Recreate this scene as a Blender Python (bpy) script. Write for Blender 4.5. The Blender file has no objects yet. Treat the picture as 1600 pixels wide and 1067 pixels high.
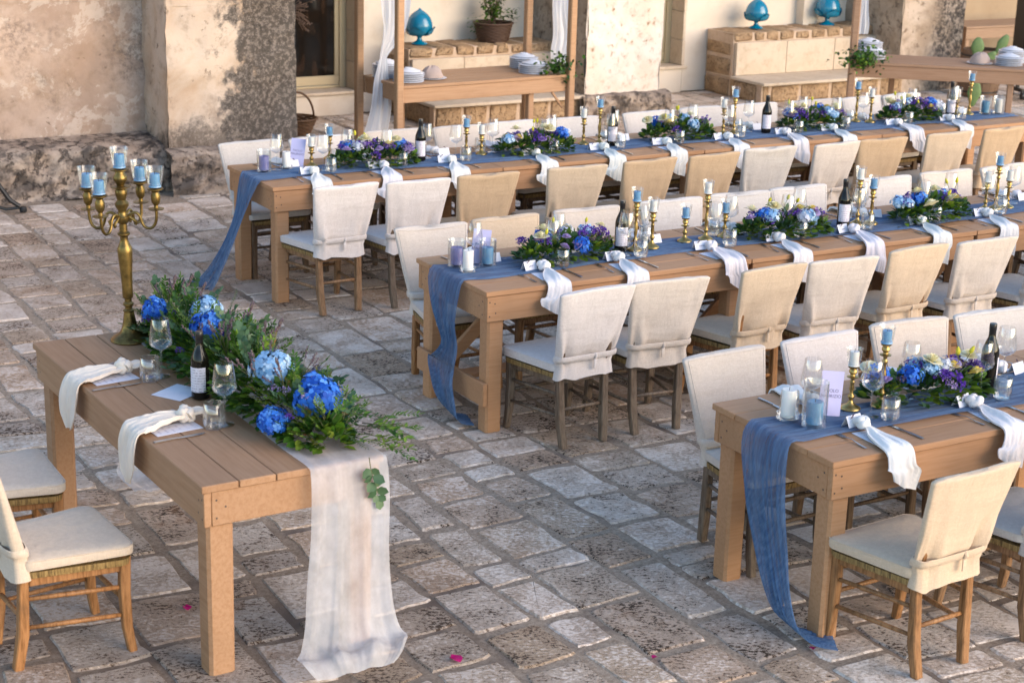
import bpy, math, random
from mathutils import Vector, Matrix, noise
R_ = math.radians
PI = math.pi
scene = bpy.context.scene
COL = scene.collection
# ------------------------------------------------------------------ camera
CAM = (-1.9562, -6.1966, 3.1489)
YAW, PITCH, ROLL, FPX = 0.5345, 0.2928, 0.0283, 2798.1
fw = Vector((math.sin(YAW)*math.cos(PITCH), math.cos(YAW)*math.cos(PITCH), -math.sin(PITCH)))
rt0 = Vector((math.cos(YAW), -math.sin(YAW), 0)); up0 = rt0.cross(fw)
rt = math.cos(ROLL)*rt0 + math.sin(ROLL)*up0
up = -math.sin(ROLL)*rt0 + math.cos(ROLL)*up0
cd = bpy.data.cameras.new('camera'); cam = bpy.data.objects.new('camera', cd); COL.objects.link(cam)
M = Matrix((rt, up, -fw)).transposed().to_4x4(); M.translation = Vector(CAM)
cam.matrix_world = M
cd.sensor_width = 36; cd.lens = 36*FPX/1600; cd.clip_end = 400; cd.clip_start = .1
cd.dof.use_dof = True; cd.dof.focus_distance = 8.9; cd.dof.aperture_fstop = 4.6
scene.camera = cam
# ------------------------------------------------------------------ sky, sun, exposure
SUN_AZ = R_(150)      # compass: 0 = +Y, clockwise; the light comes from here
SUN_EL = R_(18)
w = bpy.data.worlds.new('World'); scene.world = w; w.use_nodes = True
wn = w.node_tree.nodes; wl = w.node_tree.links
sky = wn.new('ShaderNodeTexSky'); sky.sky_type = 'NISHITA'; sky.sun_disc = False
sky.sun_elevation = SUN_EL; sky.dust_density = .3; sky.ozone_density = 1.6; sky.sun_rotation = SUN_AZ
bg = wn['Background']; bg.inputs[1].default_value = 0.15
wl.new(sky.outputs[0], bg.inputs[0])
sd = bpy.data.lights.new('sun', 'SUN'); sun = bpy.data.objects.new('sun', sd); COL.objects.link(sun)
sd.energy = 1.4; sd.angle = R_(52); sd.color = (1.0, .76, .54)
sv = Vector((math.sin(SUN_AZ)*math.cos(SUN_EL), math.cos(SUN_AZ)*math.cos(SUN_EL), math.sin(SUN_EL)))
sun.rotation_euler = sv.to_track_quat('Z', 'Y').to_euler()
sun.location = sv*30
scene.view_settings.view_transform = 'Standard'; scene.view_settings.look = 'None'
scene.view_settings.exposure = 1.42; scene.view_settings.gamma = 1
scene.render.engine = 'CYCLES'
scene.cycles.use_denoising = True
scene.cycles.max_bounces = 7; scene.cycles.diffuse_bounces = 2; scene.cycles.transparent_max_bounces = 16
scene.cycles.caustics_reflective = False; scene.cycles.caustics_refractive = False

def srgb(r, g, b):
    f = lambda c: (c/255/12.92) if c/255 <= .04045 else ((c/255+.055)/1.055)**2.4
    return (f(r), f(g), f(b), 1)

# ------------------------------------------------------------------ material helpers
class NT:
    def __init__(s, name):
        s.m = bpy.data.materials.new(name); s.m.use_nodes = True
        s.t = s.m.node_tree; s.N = s.t.nodes; s.L = s.t.links
        s.b = s.N['Principled BSDF']; s.out = s.N['Material Output']
    def n(s, ty, ins=None, **kw):
        x = s.N.new('ShaderNode'+ty)
        for k, v in kw.items(): setattr(x, k, v)
        for k, v in (ins or {}).items():
            if isinstance(v, bpy.types.NodeSocket): s.L.new(v, x.inputs[k])
            else: x.inputs[k].default_value = v
        return x
    def obj(s): return s.n('TexCoord').outputs['Object']
    def pos(s): return s.n('NewGeometry').outputs['Position']
    def attr(s, a): return s.n('Attribute', attribute_name=a).outputs['Fac']
    def ocol(s): return s.n('ObjectInfo').outputs['Color']
    def ornd(s): return s.n('ObjectInfo').outputs['Random']
    def vmul(s, v, x): return s.n('VectorMath', {0: v, 1: x}, operation='MULTIPLY').outputs[0]
    def vadd(s, v, x): return s.n('VectorMath', {0: v, 1: x}, operation='ADD').outputs[0]
    def noise(s, v, sc, d=4, r=.55, dist=0):
        return s.n('TexNoise', {'Vector': v, 'Scale': sc, 'Detail': d, 'Roughness': r, 'Distortion': dist}).outputs['Fac']
    def ramp(s, f, stops):
        x = s.n('ValToRGB', {0: f}); e = x.color_ramp.elements
        while len(e) < len(stops): e.new(.5)
        for i, (p, c) in enumerate(stops):
            e[i].position = p; e[i].color = c if len(c) == 4 else (*c, 1)
        return x.outputs[0]
    def step(s, f, a, b):
        return s.n('MapRange', {0: f, 1: a, 2: b, 3: 0., 4: 1.}, interpolation_type='SMOOTHSTEP').outputs[0]
    def math(s, op, a, b=0.):
        return s.n('Math', {0: a, 1: b}, operation=op).outputs[0]
    def mix(s, f, a, b, mode='MIX'):
        x = s.n('Mix', data_type='RGBA', blend_type=mode)
        for k, v in ((0, f), (6, a), (7, b)):
            if isinstance(v, bpy.types.NodeSocket): s.L.new(v, x.inputs[k])
            else: x.inputs[k].default_value = v if k == 0 or len(v) == 4 else (*v, 1)
        return x.outputs[2]
    def set(s, **kw):
        al = {'col': 'Base Color', 'rough': 'Roughness', 'metal': 'Metallic', 'normal': 'Normal', 'spec': 'Specular IOR Level',
              'sss': 'Subsurface Weight', 'sheen': 'Sheen Weight', 'trans': 'Transmission Weight', 'coat': 'Coat Weight'}
        for k, v in kw.items():
            i = s.b.inputs[al[k]]
            if isinstance(v, bpy.types.NodeSocket): s.L.new(v, i)
            else: i.default_value = (*v, 1) if isinstance(v, tuple) and len(v) == 3 else v
        return s.m
    def bump(s, h, st=.5, d=.01):
        return s.n('Bump', {'Height': h, 'Strength': st, 'Distance': d}).outputs[0]

MAT = {}
def plain(name, col, rough=.6, **kw):
    t = NT(name); t.set(col=col, rough=rough, **kw); MAT[name] = t.m; return t.m

def blob(t, p, c, rad):     # mask of a round patch with a ragged edge
    d = t.n('VectorMath', {0: p, 1: c}, operation='DISTANCE').outputs['Value']
    d = t.math('ADD', t.math('DIVIDE', d, rad), t.math('MULTIPLY', t.math('SUBTRACT', t.noise(p, 1.8, 6, .65), .5), 1.6))
    return t.step(d, 1.15, .5)
def make_materials():
    # paving stone
    t = NT('paving_stone'); rn = t.attr('rnd')
    p = t.vadd(t.pos(), t.n('CombineXYZ', {0: t.math('MULTIPLY', rn, 91.), 1: t.math('MULTIPLY', rn, 57.), 2: 0.}).outputs[0])
    tint = t.ramp(rn, [(0, (.74, .58, .45)), (.2, (.80, .68, .57)), (.42, (.62, .45, .31)), (.6, (.78, .64, .52)), (.8, (.68, .47, .32)), (1, (.66, .55, .46))])
    rot = t.n('VectorRotate', {'Vector': p, 'Axis': (0, 0, 1), 'Angle': .5}).outputs[0]
    pa = t.noise(t.vmul(rot, (1, 1.5, 1)), 46, 9, .74, .25)
    pb = t.noise(p, 5.5, 4, .55)
    rn2 = t.math('FRACT', t.math('MULTIPLY', rn, 7.31))
    h = t.math('ADD', pa, t.math('MULTIPLY', t.math('SUBTRACT', pb, .5), .42))
    h = t.math('ADD', h, t.math('MULTIPLY', t.math('SUBTRACT', rn2, .15), .13))
    light = t.mix(t.step(t.noise(p, 9, 5, .6), .44, .64), tint, t.mix(.34, tint, (.46, .32, .23)))
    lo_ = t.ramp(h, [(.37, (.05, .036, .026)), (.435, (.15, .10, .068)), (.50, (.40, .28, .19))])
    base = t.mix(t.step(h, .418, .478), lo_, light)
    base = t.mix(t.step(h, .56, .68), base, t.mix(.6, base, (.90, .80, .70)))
    fine = t.noise(p, 190, 3, .7)
    base = t.mix(t.step(fine, .38, .75), base, t.mix(.2, base, (.14, .10, .075)))
    grime = t.noise(t.pos(), 1.3, 6, .66)
    base = t.mix(t.math('MULTIPLY', t.step(grime, .54, .74), .4), base, t.mix(.55, base, (.15, .10, .07)))
    dark_patch = blob(t, t.pos(), (.1, -.4, 0), 1.5)  # stones turn darker and browner around the near corner of the garland table
    base = t.mix(t.math('MULTIPLY', dark_patch, .5), base, t.mix(.65, base, (.10, .06, .04)))
    rust = t.math('MULTIPLY', t.step(t.noise(t.vadd(t.pos(), (5, 2, 0)), 2.1, 6, .68), .54, .68), t.step(t.noise(p, 8, 4, .6), .40, .60))
    base = t.mix(t.math('MULTIPLY', rust, .55), base, t.mix(.55, base, (.42, .21, .095)))
    tan = blob(t, t.pos(), (.3, 4.9, 0), 2.6)
    base = t.mix(t.math('MULTIPLY', tan, .42), base, t.mix(.6, base, (.34, .20, .12)))
    hh = t.math('ADD', t.math('MULTIPLY', fine, .12), t.step(h, .36, .62))
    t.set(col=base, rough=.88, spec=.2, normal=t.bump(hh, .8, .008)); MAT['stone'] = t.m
    # joints and ground sheet
    t = NT('mortar'); p = t.pos()
    c = t.ramp(t.noise(p, 60, 7, .75), [(.3, (.17, .12, .08)), (.5, (.36, .275, .20)), (.72, (.55, .44, .335))])
    c = t.mix(t.step(t.noise(p, 2.2, 4, .6), .5, .72), c, (.17, .13, .105))
    c = t.mix(t.math('MULTIPLY', blob(t, p, (.1, -.4, 0), 1.5), .5), c, (.12, .08, .055))  # mortar darkens over the same round patch as the stones
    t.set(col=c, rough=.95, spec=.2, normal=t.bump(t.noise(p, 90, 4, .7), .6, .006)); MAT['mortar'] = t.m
    # painted table wood
    t = NT('painted_wood'); p = t.obj(); oc = t.ocol()
    g = t.noise(t.vmul(p, (1.2, 22, 22)), 3, 6, .65)
    g2 = t.noise(t.vadd(p, t.vmul(t.n('CombineXYZ', {0: t.ornd(), 1: t.ornd(), 2: 0.}).outputs[0], (9, 9, 9))), 2.2, 4, .6)
    c = t.mix(t.step(g, .35, .75), t.mix(.10, oc, (.75, .6, .45)), t.mix(.17, oc, (.10, .055, .03)))
    c = t.mix(t.math('MULTIPLY', t.ornd(), .30), c, t.mix(.5, oc, (.20, .10, .05)))
    c = t.mix(t.math('MULTIPLY', t.step(g2, .5, .75), .4), c, t.mix(.5, oc, (.18, .105, .06)))
    wear = t.step(t.noise(p, 34, 4, .7), .70, .76)
    c = t.mix(t.math('MULTIPLY', wear, .55), c, (.15, .09, .05))
    t.set(col=c, rough=.55, spec=.35, normal=t.bump(g, .12, .003)); MAT['paint'] = t.m
    # chair wood
    t = NT('chair_wood'); p = t.obj(); oc = t.ocol()
    g = t.noise(t.vmul(p, (14, 14, 1.5)), 6, 6, .65)
    c = t.mix(t.step(g, .35, .75), t.mix(.12, oc, (.8, .6, .4)), t.mix(.6, oc, (.03, .015, .008)))
    c = t.mix(t.math('MULTIPLY', t.step(t.noise(p, 9, 3, .6), .52, .75), .5), c, (.09, .05, .025))
    t.set(col=c, rough=.5, spec=.35, normal=t.bump(g, .2, .003)); MAT['wood'] = t.m
    # linen slipcovers
    t = NT('linen'); p = t.obj(); oc = t.ocol()
    g = t.noise(t.vmul(p, (1, 1, 6)), 50, 3, .6); g2 = t.noise(t.vmul(p, (6, 6, 1)), 50, 3, .6)
    wv = t.math('ADD', g, g2)
    c = t.mix(t.step(wv, .8, 1.25), t.mix(.16, oc, (.22, .15, .09)), oc)
    c = t.mix(t.math('MULTIPLY', t.step(t.noise(p, 5, 4, .6), .5, .8), .3), c, t.mix(.5, oc, (.35, .25, .16)))
    cre = t.math('ADD', t.noise(t.vmul(p, (1, 1, .5)), 9, 4, .5, .5), t.math('MULTIPLY', t.noise(t.vmul(p, (.3, 1, 1.6)), 15, 3, .5), .6))
    t.set(col=c, rough=.9, spec=.15, sheen=.15, normal=t.n('Bump', {'Height': cre, 'Strength': .42, 'Distance': .022, 'Normal': t.bump(wv, .25, .002)}).outputs[0]); MAT['linen'] = t.m
    # napkin
    t = NT('napkin_cloth'); p = t.obj()
    t.set(col=t.ocol(), rough=.9, spec=.15, sheen=.2, normal=t.bump(t.math('ADD', t.noise(p, 60, 4, .6, .5), t.noise(p, 26, 4, .55, .6)), .4, .008)); MAT['napkin'] = t.m
    # rush
    t = NT('rush'); p = t.obj()
    g = t.noise(t.vmul(p, (90, 90, 4)), 1.5, 4, .7)
    t.set(col=t.ramp(g, [(.3, (.05, .028, .008)), (.5, (.26, .16, .05)), (.75, (.46, .31, .12))]), rough=.7, normal=t.bump(g, .7, .006)); MAT['rush'] = t.m
    # wicker
    t = NT('wicker'); p = t.obj(); g = t.noise(p, 60, 3, .7)
    t.set(col=t.mix(g, t.ocol(), (.03, .015, .008)), rough=.65, normal=t.bump(g, .5, .005)); MAT['wicker'] = t.m
    # brass
    t = NT('brass'); p = t.obj()
    g = t.noise(p, 22, 5, .65)
    t.set(col=t.ramp(g, [(.3, (.20, .13, .045)), (.55, (.48, .335, .12)), (.8, (.62, .46, .19))]), metal=.95,
          rough=t.ramp(g, [(.3, (.45,)*3), (.7, (.26,)*3)])); MAT['brass'] = t.m
    t = NT('aged_brass'); p = t.obj(); g = t.noise(p, 14, 6, .7)
    t.set(col=t.ramp(g, [(.3, (.07, .046, .016)), (.55, (.25, .165, .052)), (.8, (.40, .275, .095))]), metal=.9, rough=.38); MAT['aged_brass'] = t.m
    plain('steel', (.42, .42, .44), .28, metal=1.)
    # thin clear glass
    t = NT('clear_glass')
    lw = t.n('LayerWeight', {'Blend': .42})
    tr = t.n('BsdfTransparent', {'Color': (.965, .975, .975, 1)}); gl = t.n('BsdfGlossy', {'Roughness': .02, 'Color': (1, 1, 1, 1)})
    f = t.math('ADD', t.math('MULTIPLY', lw.outputs['Facing'], .55), .055)
    mx = t.n('MixShader', {0: f, 1: tr.outputs[0], 2: gl.outputs[0]})
    t.L.new(mx.outputs[0], t.out.inputs[0]); MAT['glass'] = t.m
    plain('bottle_glass', (.008, .007, .005), .05, spec=.35)
    plain('foil_cap', (.012, .011, .012), .3)
    # wine label: paper with small printed rows
    t = NT('wine_label'); p = t.obj()
    rows = t.n('TexWave', {'Vector': p, 'Scale': 28., 'Distortion': 0.}, bands_direction='Z').outputs['Fac']
    brk = t.noise(t.vmul(p, (1, 1, .15)), 190, 2, .6)
    ink = t.math('MULTIPLY', t.step(rows, .62, .8), t.step(brk, .46, .54))
    t.set(col=t.mix(t.math('MULTIPLY', ink, .6), (.72, .68, .74), (.16, .10, .14)), rough=.6); MAT['label'] = t.m
    for n, c in (('wax_white', (.80, .76, .70)), ('wax_blue', (.115, .31, .52)), ('wax_purple', (.20, .19, .45)), ('wax_teal', (.05, .27, .45))):
        t = NT(n); p = t.obj()
        t.set(col=t.mix(t.step(t.noise(p, 16, 4, .6), .4, .8), c, t.mix(.25, c, (.9, .9, .95))), rough=.45, sss=.08); MAT[n] = t.m
    plain('wick', (.03, .025, .02), .9)
    t = NT('paper'); p = t.obj()
    t.set(col=t.mix(t.step(t.noise(p, 12, 3), .4, .7), (.78, .77, .82), (.72, .71, .78)), rough=.7); MAT['paper'] = t.m
    t = NT('menu_print'); p = t.obj()
    rows = t.n('TexWave', {'Vector': p, 'Scale': 14.}, bands_direction='Y').outputs['Fac']
    brk = t.noise(t.vmul(p, (1, .1, 1)), 120, 2, .6)
    edge = t.step(t.math('ABSOLUTE', t.n('SeparateXYZ', {0: p}).outputs[0]), .038, .030)
    ink = t.math('MULTIPLY', t.math('MULTIPLY', t.step(rows, .7, .85), t.step(brk, .5, .56)), edge)
    t.set(col=t.mix(t.math('MULTIPLY', ink, .45), (.76, .75, .82), (.30, .28, .42)), rough=.7); MAT['menu'] = t.m
    plain('lilac_card', (.50, .48, .72), .7)
    plain('ink', (.12, .11, .22), .8)
    plain('screw', (.07, .05, .04), .5)
    # leaves: per-leaf hue
    def leafmat(name, stops, rough=.5):
        t = NT(name); rn = t.attr('rnd'); p = t.obj()
        c = t.ramp(rn, stops); c = t.mix(t.noise(p, 40, 3), c, t.mix(.5, c, (.02, .03, .01)))
        t.set(col=c, rough=rough, spec=.4)
        tl = t.n('BsdfTranslucent', {'Color': c})
        mx = t.n('MixShader', {0: .22, 1: t.b.outputs[0], 2: tl.outputs[0]})
        t.L.new(mx.outputs[0], t.out.inputs[0]); MAT[name] = t.m
    leafmat('leaf_dark', [(0, (.014, .045, .010)), (.5, (.032, .098, .016)), (1, (.07, .16, .022))], .42)
    leafmat('leaf_green', [(0, (.035, .11, .008)), (.5, (.09, .22, .012)), (1, (.22, .36, .025))], .5)
    leafmat('leaf_grey', [(0, (.04, .11, .05)), (.5, (.075, .165, .075)), (1, (.16, .26, .12))], .5)
    leafmat('leaf_rust', [(0, (.10, .15, .015)), (.5, (.20, .22, .02)), (1, (.26, .11, .03))], .5)
    leafmat('leaf_bright', [(0, (.08, .17, .012)), (.5, (.16, .27, .02)), (1, (.30, .38, .04))], .5)
    plain('stem', (.12, .12, .05), .7); plain('stem_brown', (.10, .06, .04), .7)
    def petal(name, a, b, c):
        t = NT(name); rn = t.attr('rnd')
        cc = t.ramp(rn, [(0, a), (.5, b), (1, c)])
        t.set(col=cc, rough=.55, spec=.3)
        tl = t.n('BsdfTranslucent', {'Color': cc})
        mx = t.n('MixShader', {0: .25, 1: t.b.outputs[0], 2: tl.outputs[0]})
        t.L.new(mx.outputs[0], t.out.inputs[0]); MAT[name] = t.m
    petal('petal_blue', (.012, .085, .46), (.035, .20, .74), (.17, .42, .88))
    petal('petal_pale', (.22, .45, .74), (.45, .66, .86), (.76, .85, .90))
    petal('petal_white', (.62, .66, .80), (.72, .74, .80), (.80, .80, .74))
    petal('petal_cream', (.80, .70, .34), (.88, .80, .52), (.92, .89, .74))
    petal('petal_yellow', (.72, .50, .08), (.82, .66, .18), (.84, .76, .36))
    petal('petal_purple', (.06, .02, .22), (.13, .045, .40), (.22, .10, .52))
    petal('petal_lilac', (.34, .22, .52), (.48, .36, .64), (.62, .50, .72))
    petal('petal_dry', (.12, .07, .08), (.20, .13, .16), (.28, .20, .22))
    petal('petal_magenta', (.42, .0, .11), (.5, .01, .16), (.55, .02, .2))
    petal('bud_yellow', (.50, .48, .03), (.66, .60, .05), (.74, .68, .08))
    plain('thistle', (.05, .06, .11), .7)
    # gauze runners (thin cloth that lets light and view through its weave)
    def gauze(name, a, b, lo, hi, sc):
        t = NT(name); p = t.obj()
        st = t.noise(t.vmul(p, sc), 1., 5, .65); st2 = t.noise(p, 9, 4, .6)
        c = t.mix(t.step(st, .2, .85), a, b)
        t.set(col=c, rough=.95, spec=.1, sheen=.2, normal=t.bump(st, .35, .006))
        tl = t.n('BsdfTranslucent', {'Color': c}); tr = t.n('BsdfTransparent')
        m1 = t.n('MixShader', {0: .35, 1: t.b.outputs[0], 2: tl.outputs[0]})
        al = t.n('MapRange', {0: t.math('ADD', t.math('MULTIPLY', st, .5), t.math('MULTIPLY', st2, .5)), 1: .35, 2: .65, 3: lo, 4: hi}).outputs[0]
        m2 = t.n('MixShader', {0: al, 1: tr.outputs[0], 2: m1.outputs[0]})
        t.L.new(m2.outputs[0], t.out.inputs[0]); MAT[name] = t.m
    gauze('blue_gauze', (.075, .165, .34), (.20, .33, .53), .55, .94, (3, 75, 3))
    gauze('white_gauze', (.84, .83, .85), (.90, .90, .92), .38, .66, (7, 7, 3))
    gauze('curtain_cloth', (.76, .77, .82), (.86, .87, .90), .93, 1., (12, 12, 2))
    # plaster and masonry
    def wall(name, a, b, pitc, pit_lo, pit_hi, pit_sc, stain=None, scale=1.4, bump=.5):
        t = NT(name); p = t.pos()
        c = t.mix(t.step(t.noise(p, scale*1.6, 6, .62, .3), .38, .64), a, b)
        c = t.mix(t.math('MULTIPLY', t.step(t.noise(p, scale*6, 5, .65), .48, .72), .5), c, pitc)
        pt = t.step(t.noise(p, pit_sc, 6, .66, .4), pit_lo, pit_hi)
        c = t.mix(t.math('MULTIPLY', pt, .85), c, pitc)
        if stain:
            c = stain(t, p, c)
        fine = t.noise(p, 55, 4, .7)
        hh = t.math('SUBTRACT', t.math('MULTIPLY', fine, .4), pt)
        t.set(col=c, rough=.92, spec=.2, normal=t.bump(hh, bump, .012)); MAT[name] = t.m
    def lichen(t, p, c):
        x = t.n('SeparateXYZ', {0: p})
        q = t.math('ADD', t.math('MULTIPLY', t.math('SUBTRACT', t.noise(p, 2.6, 8, .68, .2), .5), 1.7), t.math('MULTIPLY', t.math('SUBTRACT', t.noise(p, 15, 6, .7), .5), .5))
        side = t.step(t.math('ADD', x.outputs[0], q), 3.38, 3.56)
        low = t.step(t.math('ADD', x.outputs[2], t.math('MULTIPLY', q, .5)), .60, .44)
        m = t.math('MAXIMUM', side, t.math('MULTIPLY', low, .8))
        dk = t.mix(t.step(t.noise(p, 30, 8, .78), .46, .60), (.045, .040, .036), (.20, .165, .14))
        return t.mix(t.math('MULTIPLY', m, .92), c, dk)
    def runs(t, p, c):
        x = t.n('SeparateXYZ', {0: p})
        side = t.step(t.math('ADD', x.outputs[0], t.math('MULTIPLY', t.noise(t.vmul(p, (1, 1, .4)), 3.4, 5, .65), .9)), 13.28, 13.55)
        m = t.math('MULTIPLY', side, t.step(t.noise(p, 22, 6, .7), .35, .6))
        return t.mix(t.math('MULTIPLY', m, .9), c, (.06, .05, .045))
    def old(t, p, c):
        c = t.mix(t.math('MULTIPLY', t.step(t.noise(t.vadd(p, (3, 7, 1)), 3.1, 9, .72, .3), .515, .555), .55), c, (.60, .50, .42))
        bl = t.step(t.noise(p, 2.6, 6, .66, .5), .54, .68)
        c = t.mix(t.math('MULTIPLY', bl, .5), c, (.34, .215, .125))
        gr = t.math('MULTIPLY', t.step(t.noise(p, 1.5, 6, .7), .48, .66), t.step(t.noise(p, 26, 7, .76), .42, .58))
        return t.mix(t.math('MULTIPLY', gr, .7), c, (.17, .125, .10))
    wall('old_plaster', (.47, .35, .275), (.37, .26, .195), (.26, .18, .12), .66, .72, 10, old)
    wall('buttress_plaster', (.58, .46, .36), (.48, .34, .235), (.24, .17, .12), .60, .70, 9, lichen)
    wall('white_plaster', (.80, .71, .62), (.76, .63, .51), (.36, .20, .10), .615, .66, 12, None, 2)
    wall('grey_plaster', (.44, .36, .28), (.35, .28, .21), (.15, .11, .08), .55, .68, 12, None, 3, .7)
    wall('streaked_plaster', (.60, .47, .36), (.42, .31, .22), (.22, .15, .10), .58, .68, 11, runs)
    wall('cream_plaster', (.74, .65, .54), (.70, .60, .49), (.62, .50, .38), .72, .8, 5, None, .6, .08)
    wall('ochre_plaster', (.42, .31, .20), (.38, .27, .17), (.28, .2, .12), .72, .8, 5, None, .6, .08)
    wall('limestone', (.66, .54, .41), (.60, .48, .35), (.45, .33, .22), .70, .78, 14, None, 2, .15)
    wall('tufa', (.46, .31, .18), (.33, .215, .125), (.13, .085, .05), .52, .68, 42, None, 5, .8)
    wall('tufa_mortar', (.60, .45, .33), (.54, .39, .27), (.4, .26, .16), .7, .8, 20, None, 3, .3)
    def rk(t, p, c):
        d = t.step(t.noise(p, 5, 6, .68, .4), .44, .62)
        return t.mix(t.math('MULTIPLY', d, .82), c, (.065, .055, .05))
    wall('rock', (.46, .36, .28), (.30, .23, .18), (.07, .055, .045), .52, .64, 14, rk, 3, .9)
    t = NT('blue_glaze'); p = t.obj()
    t.set(col=t.mix(t.noise(p, 12, 3), (.0, .20, .34), (.0, .155, .28)), rough=.22, spec=.6, coat=.3); MAT['glaze'] = t.m
    plain('porcelain', (.70, .71, .76), .25)
    plain('window_frame', (.52, .42, .26), .45)
    t = NT('dark_pane'); p = t.pos()
    t.set(col=t.mix(t.step(t.noise(t.vmul(p, (6, 1, 2)), 2, 3), .5, .7), (.008, .007, .006), (.03, .018, .012)), rough=.06, spec=.5); MAT['pane'] = t.m
    plain('black_metal', (.012, .012, .013), .45)
    plain('yellow_cloth', (.72, .50, .02), .8)
    t = NT('raw_cloth'); p = t.obj()
    t.set(col=t.mix(t.noise(p, 14, 3), (.52, .40, .34), (.40, .30, .26)), rough=.9); MAT['raw_cloth'] = t.m
    t = NT('barrel_wood'); p = t.obj()
    g = t.noise(t.vmul(p, (30, 30, 2)), 1.5, 5, .65)
    t.set(col=t.mix(g, (.10, .055, .03), (.22, .13, .075)), rough=.65, normal=t.bump(g, .3, .006)); MAT['barrel_wood'] = t.m
    t = NT('cactus_skin'); p = t.obj()
    t.set(col=t.mix(t.noise(p, 30, 3), (.07, .14, .045), (.15, .23, .07)), rough=.6); MAT['cactus'] = t.m
make_materials()

# ------------------------------------------------------------------ mesh builder
class MB:
    def __init__(s): s.v = []; s.f = []; s.mi = []; s.r = []
    def add(s, vs, fs, mi=0, rnd=0.):
        b = len(s.v); s.v.extend(tuple(x) for x in vs); s.r.extend([rnd]*len(vs))
        s.f.extend([tuple(b+i for i in f) for f in fs]); s.mi.extend([mi]*len(fs)); return s
    def box(s, x0, x1, y0, y1, z0, z1, b=.003, mi=0, rnd=0., X=None):
        vs = []; idx = {}
        for i, x in enumerate((x0, x1)):
            for j, y in enumerate((y0, y1)):
                for k, z in enumerate((z0, z1)):
                    sx, sy, sz = (1, -1)[i], (1, -1)[j], (1, -1)[k]
                    for a, p in enumerate(((x, y+sy*b, z+sz*b), (x+sx*b, y, z+sz*b), (x+sx*b, y+sy*b, z))):
                        idx[i, j, k, a] = len(vs); vs.append(p)
        g = lambda i, j, k, a: idx[i, j, k, a]
        fs = []
        for i in (0, 1):
            q = [g(i, 0, 0, 0), g(i, 1, 0, 0), g(i, 1, 1, 0), g(i, 0, 1, 0)]; fs.append(q if i else q[::-1])
            q = [g(0, i, 0, 1), g(0, i, 1, 1), g(1, i, 1, 1), g(1, i, 0, 1)]; fs.append(q if i else q[::-1])
            q = [g(0, 0, i, 2), g(1, 0, i, 2), g(1, 1, i, 2), g(0, 1, i, 2)]; fs.append(q if i else q[::-1])
        for i in (0, 1):
            for j in (0, 1):
                fs.append([g(i, j, 0, 0), g(i, j, 1, 0), g(i, j, 1, 1), g(i, j, 0, 1)])
                fs.append([g(i, 0, j, 0), g(i, 0, j, 2), g(i, 1, j, 2), g(i, 1, j, 0)])
                fs.append([g(0, i, j, 1), g(1, i, j, 1), g(1, i, j, 2), g(0, i, j, 2)])
                for k in (0, 1): fs.append([g(i, j, k, 0), g(i, j, k, 1), g(i, j, k, 2)])
        if X is not None: vs = [X @ Vector(p) for p in vs]
        return s.add(vs, fs, mi, rnd)
    def sqbar(s, path, sizes, mi=0, side=(1, 0, 0)):
        rings = []; n = len(path); path = [Vector(p) for p in path]
        for i, p in enumerate(path):
            t = (path[min(i+1, n-1)]-path[max(i-1, 0)]).normalized()
            sd = Vector(side); sd = (sd-t*sd.dot(t)).normalized(); o = t.cross(sd)
            a, b = sizes[i] if isinstance(sizes[i], tuple) else (sizes[i], sizes[i])
            c = min(a, b)*.12
            pts = [(-a/2+c, -b/2), (a/2-c, -b/2), (a/2, -b/2+c), (a/2, b/2-c), (a/2-c, b/2), (-a/2+c, b/2), (-a/2, b/2-c), (-a/2, -b/2+c)]
            rings.append([p+sd*x+o*y for x, y in pts])
        return s.loft(rings, mi)
    def loft(s, rings, mi=0, cap=True, closed=True, rnd=0.):
        n = len(rings[0]); vs = [p for r in rings for p in r]; fs = []
        for i in range(len(rings)-1):
            for j in range(n if closed else n-1):
                a = i*n+j; b = i*n+(j+1) % n
                fs.append((a, b, b+n, a+n))
        if cap and closed:
            fs.append(tuple(range(n))[::-1]); fs.append(tuple((len(rings)-1)*n+j for j in range(n)))
        return s.add(vs, fs, mi, rnd)
    def tube(s, path, rad, n=8, mi=0, cap=True, rnd=0.):
        path = [Vector(p) for p in path]; rings = []; m = len(path); ref = None
        for i, p in enumerate(path):
            t = (path[min(i+1, m-1)]-path[max(i-1, 0)]).normalized()
            if ref is None:
                ref = Vector((0, 0, 1)) if abs(t.z) < .9 else Vector((1, 0, 0))
            sd = (ref-t*ref.dot(t)).normalized(); ref = sd; o = t.cross(sd)
            r = rad[i] if isinstance(rad, (list, tuple)) else rad
            rings.append([p+(sd*math.cos(a)+o*math.sin(a))*r for a in (2*PI*k/n for k in range(n))])
        return s.loft(rings, mi, cap, True, rnd)
    def lathe(s, prof, n=20, mi=0, c=(0, 0, 0), cap=False, rnd=0.):
        rings = [[(c[0]+r*math.cos(2*PI*k/n), c[1]+r*math.sin(2*PI*k/n), c[2]+z) for k in range(n)] for r, z in prof]
        return s.loft(rings, mi, cap, True, rnd)
    def grid(s, P, mi=0):
        n = len(P[0])
        return s.add([p for r in P for p in r], [(i*n+j, i*n+j+1, (i+1)*n+j+1, (i+1)*n+j) for i in range(len(P)-1) for j in range(n-1)], mi)
    def blob(s, c, r, mi=0, rnd=0., sq=1.):
        c = Vector(c); vs = [c+Vector(d)*r for d in ((1, 0, 0), (-1, 0, 0), (0, 1, 0), (0, -1, 0), (0, 0, sq), (0, 0, -sq))]
        return s.add(vs, [(0, 2, 4), (2, 1, 4), (1, 3, 4), (3, 0, 4), (2, 0, 5), (1, 2, 5), (3, 1, 5), (0, 3, 5)], mi, rnd)
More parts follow.
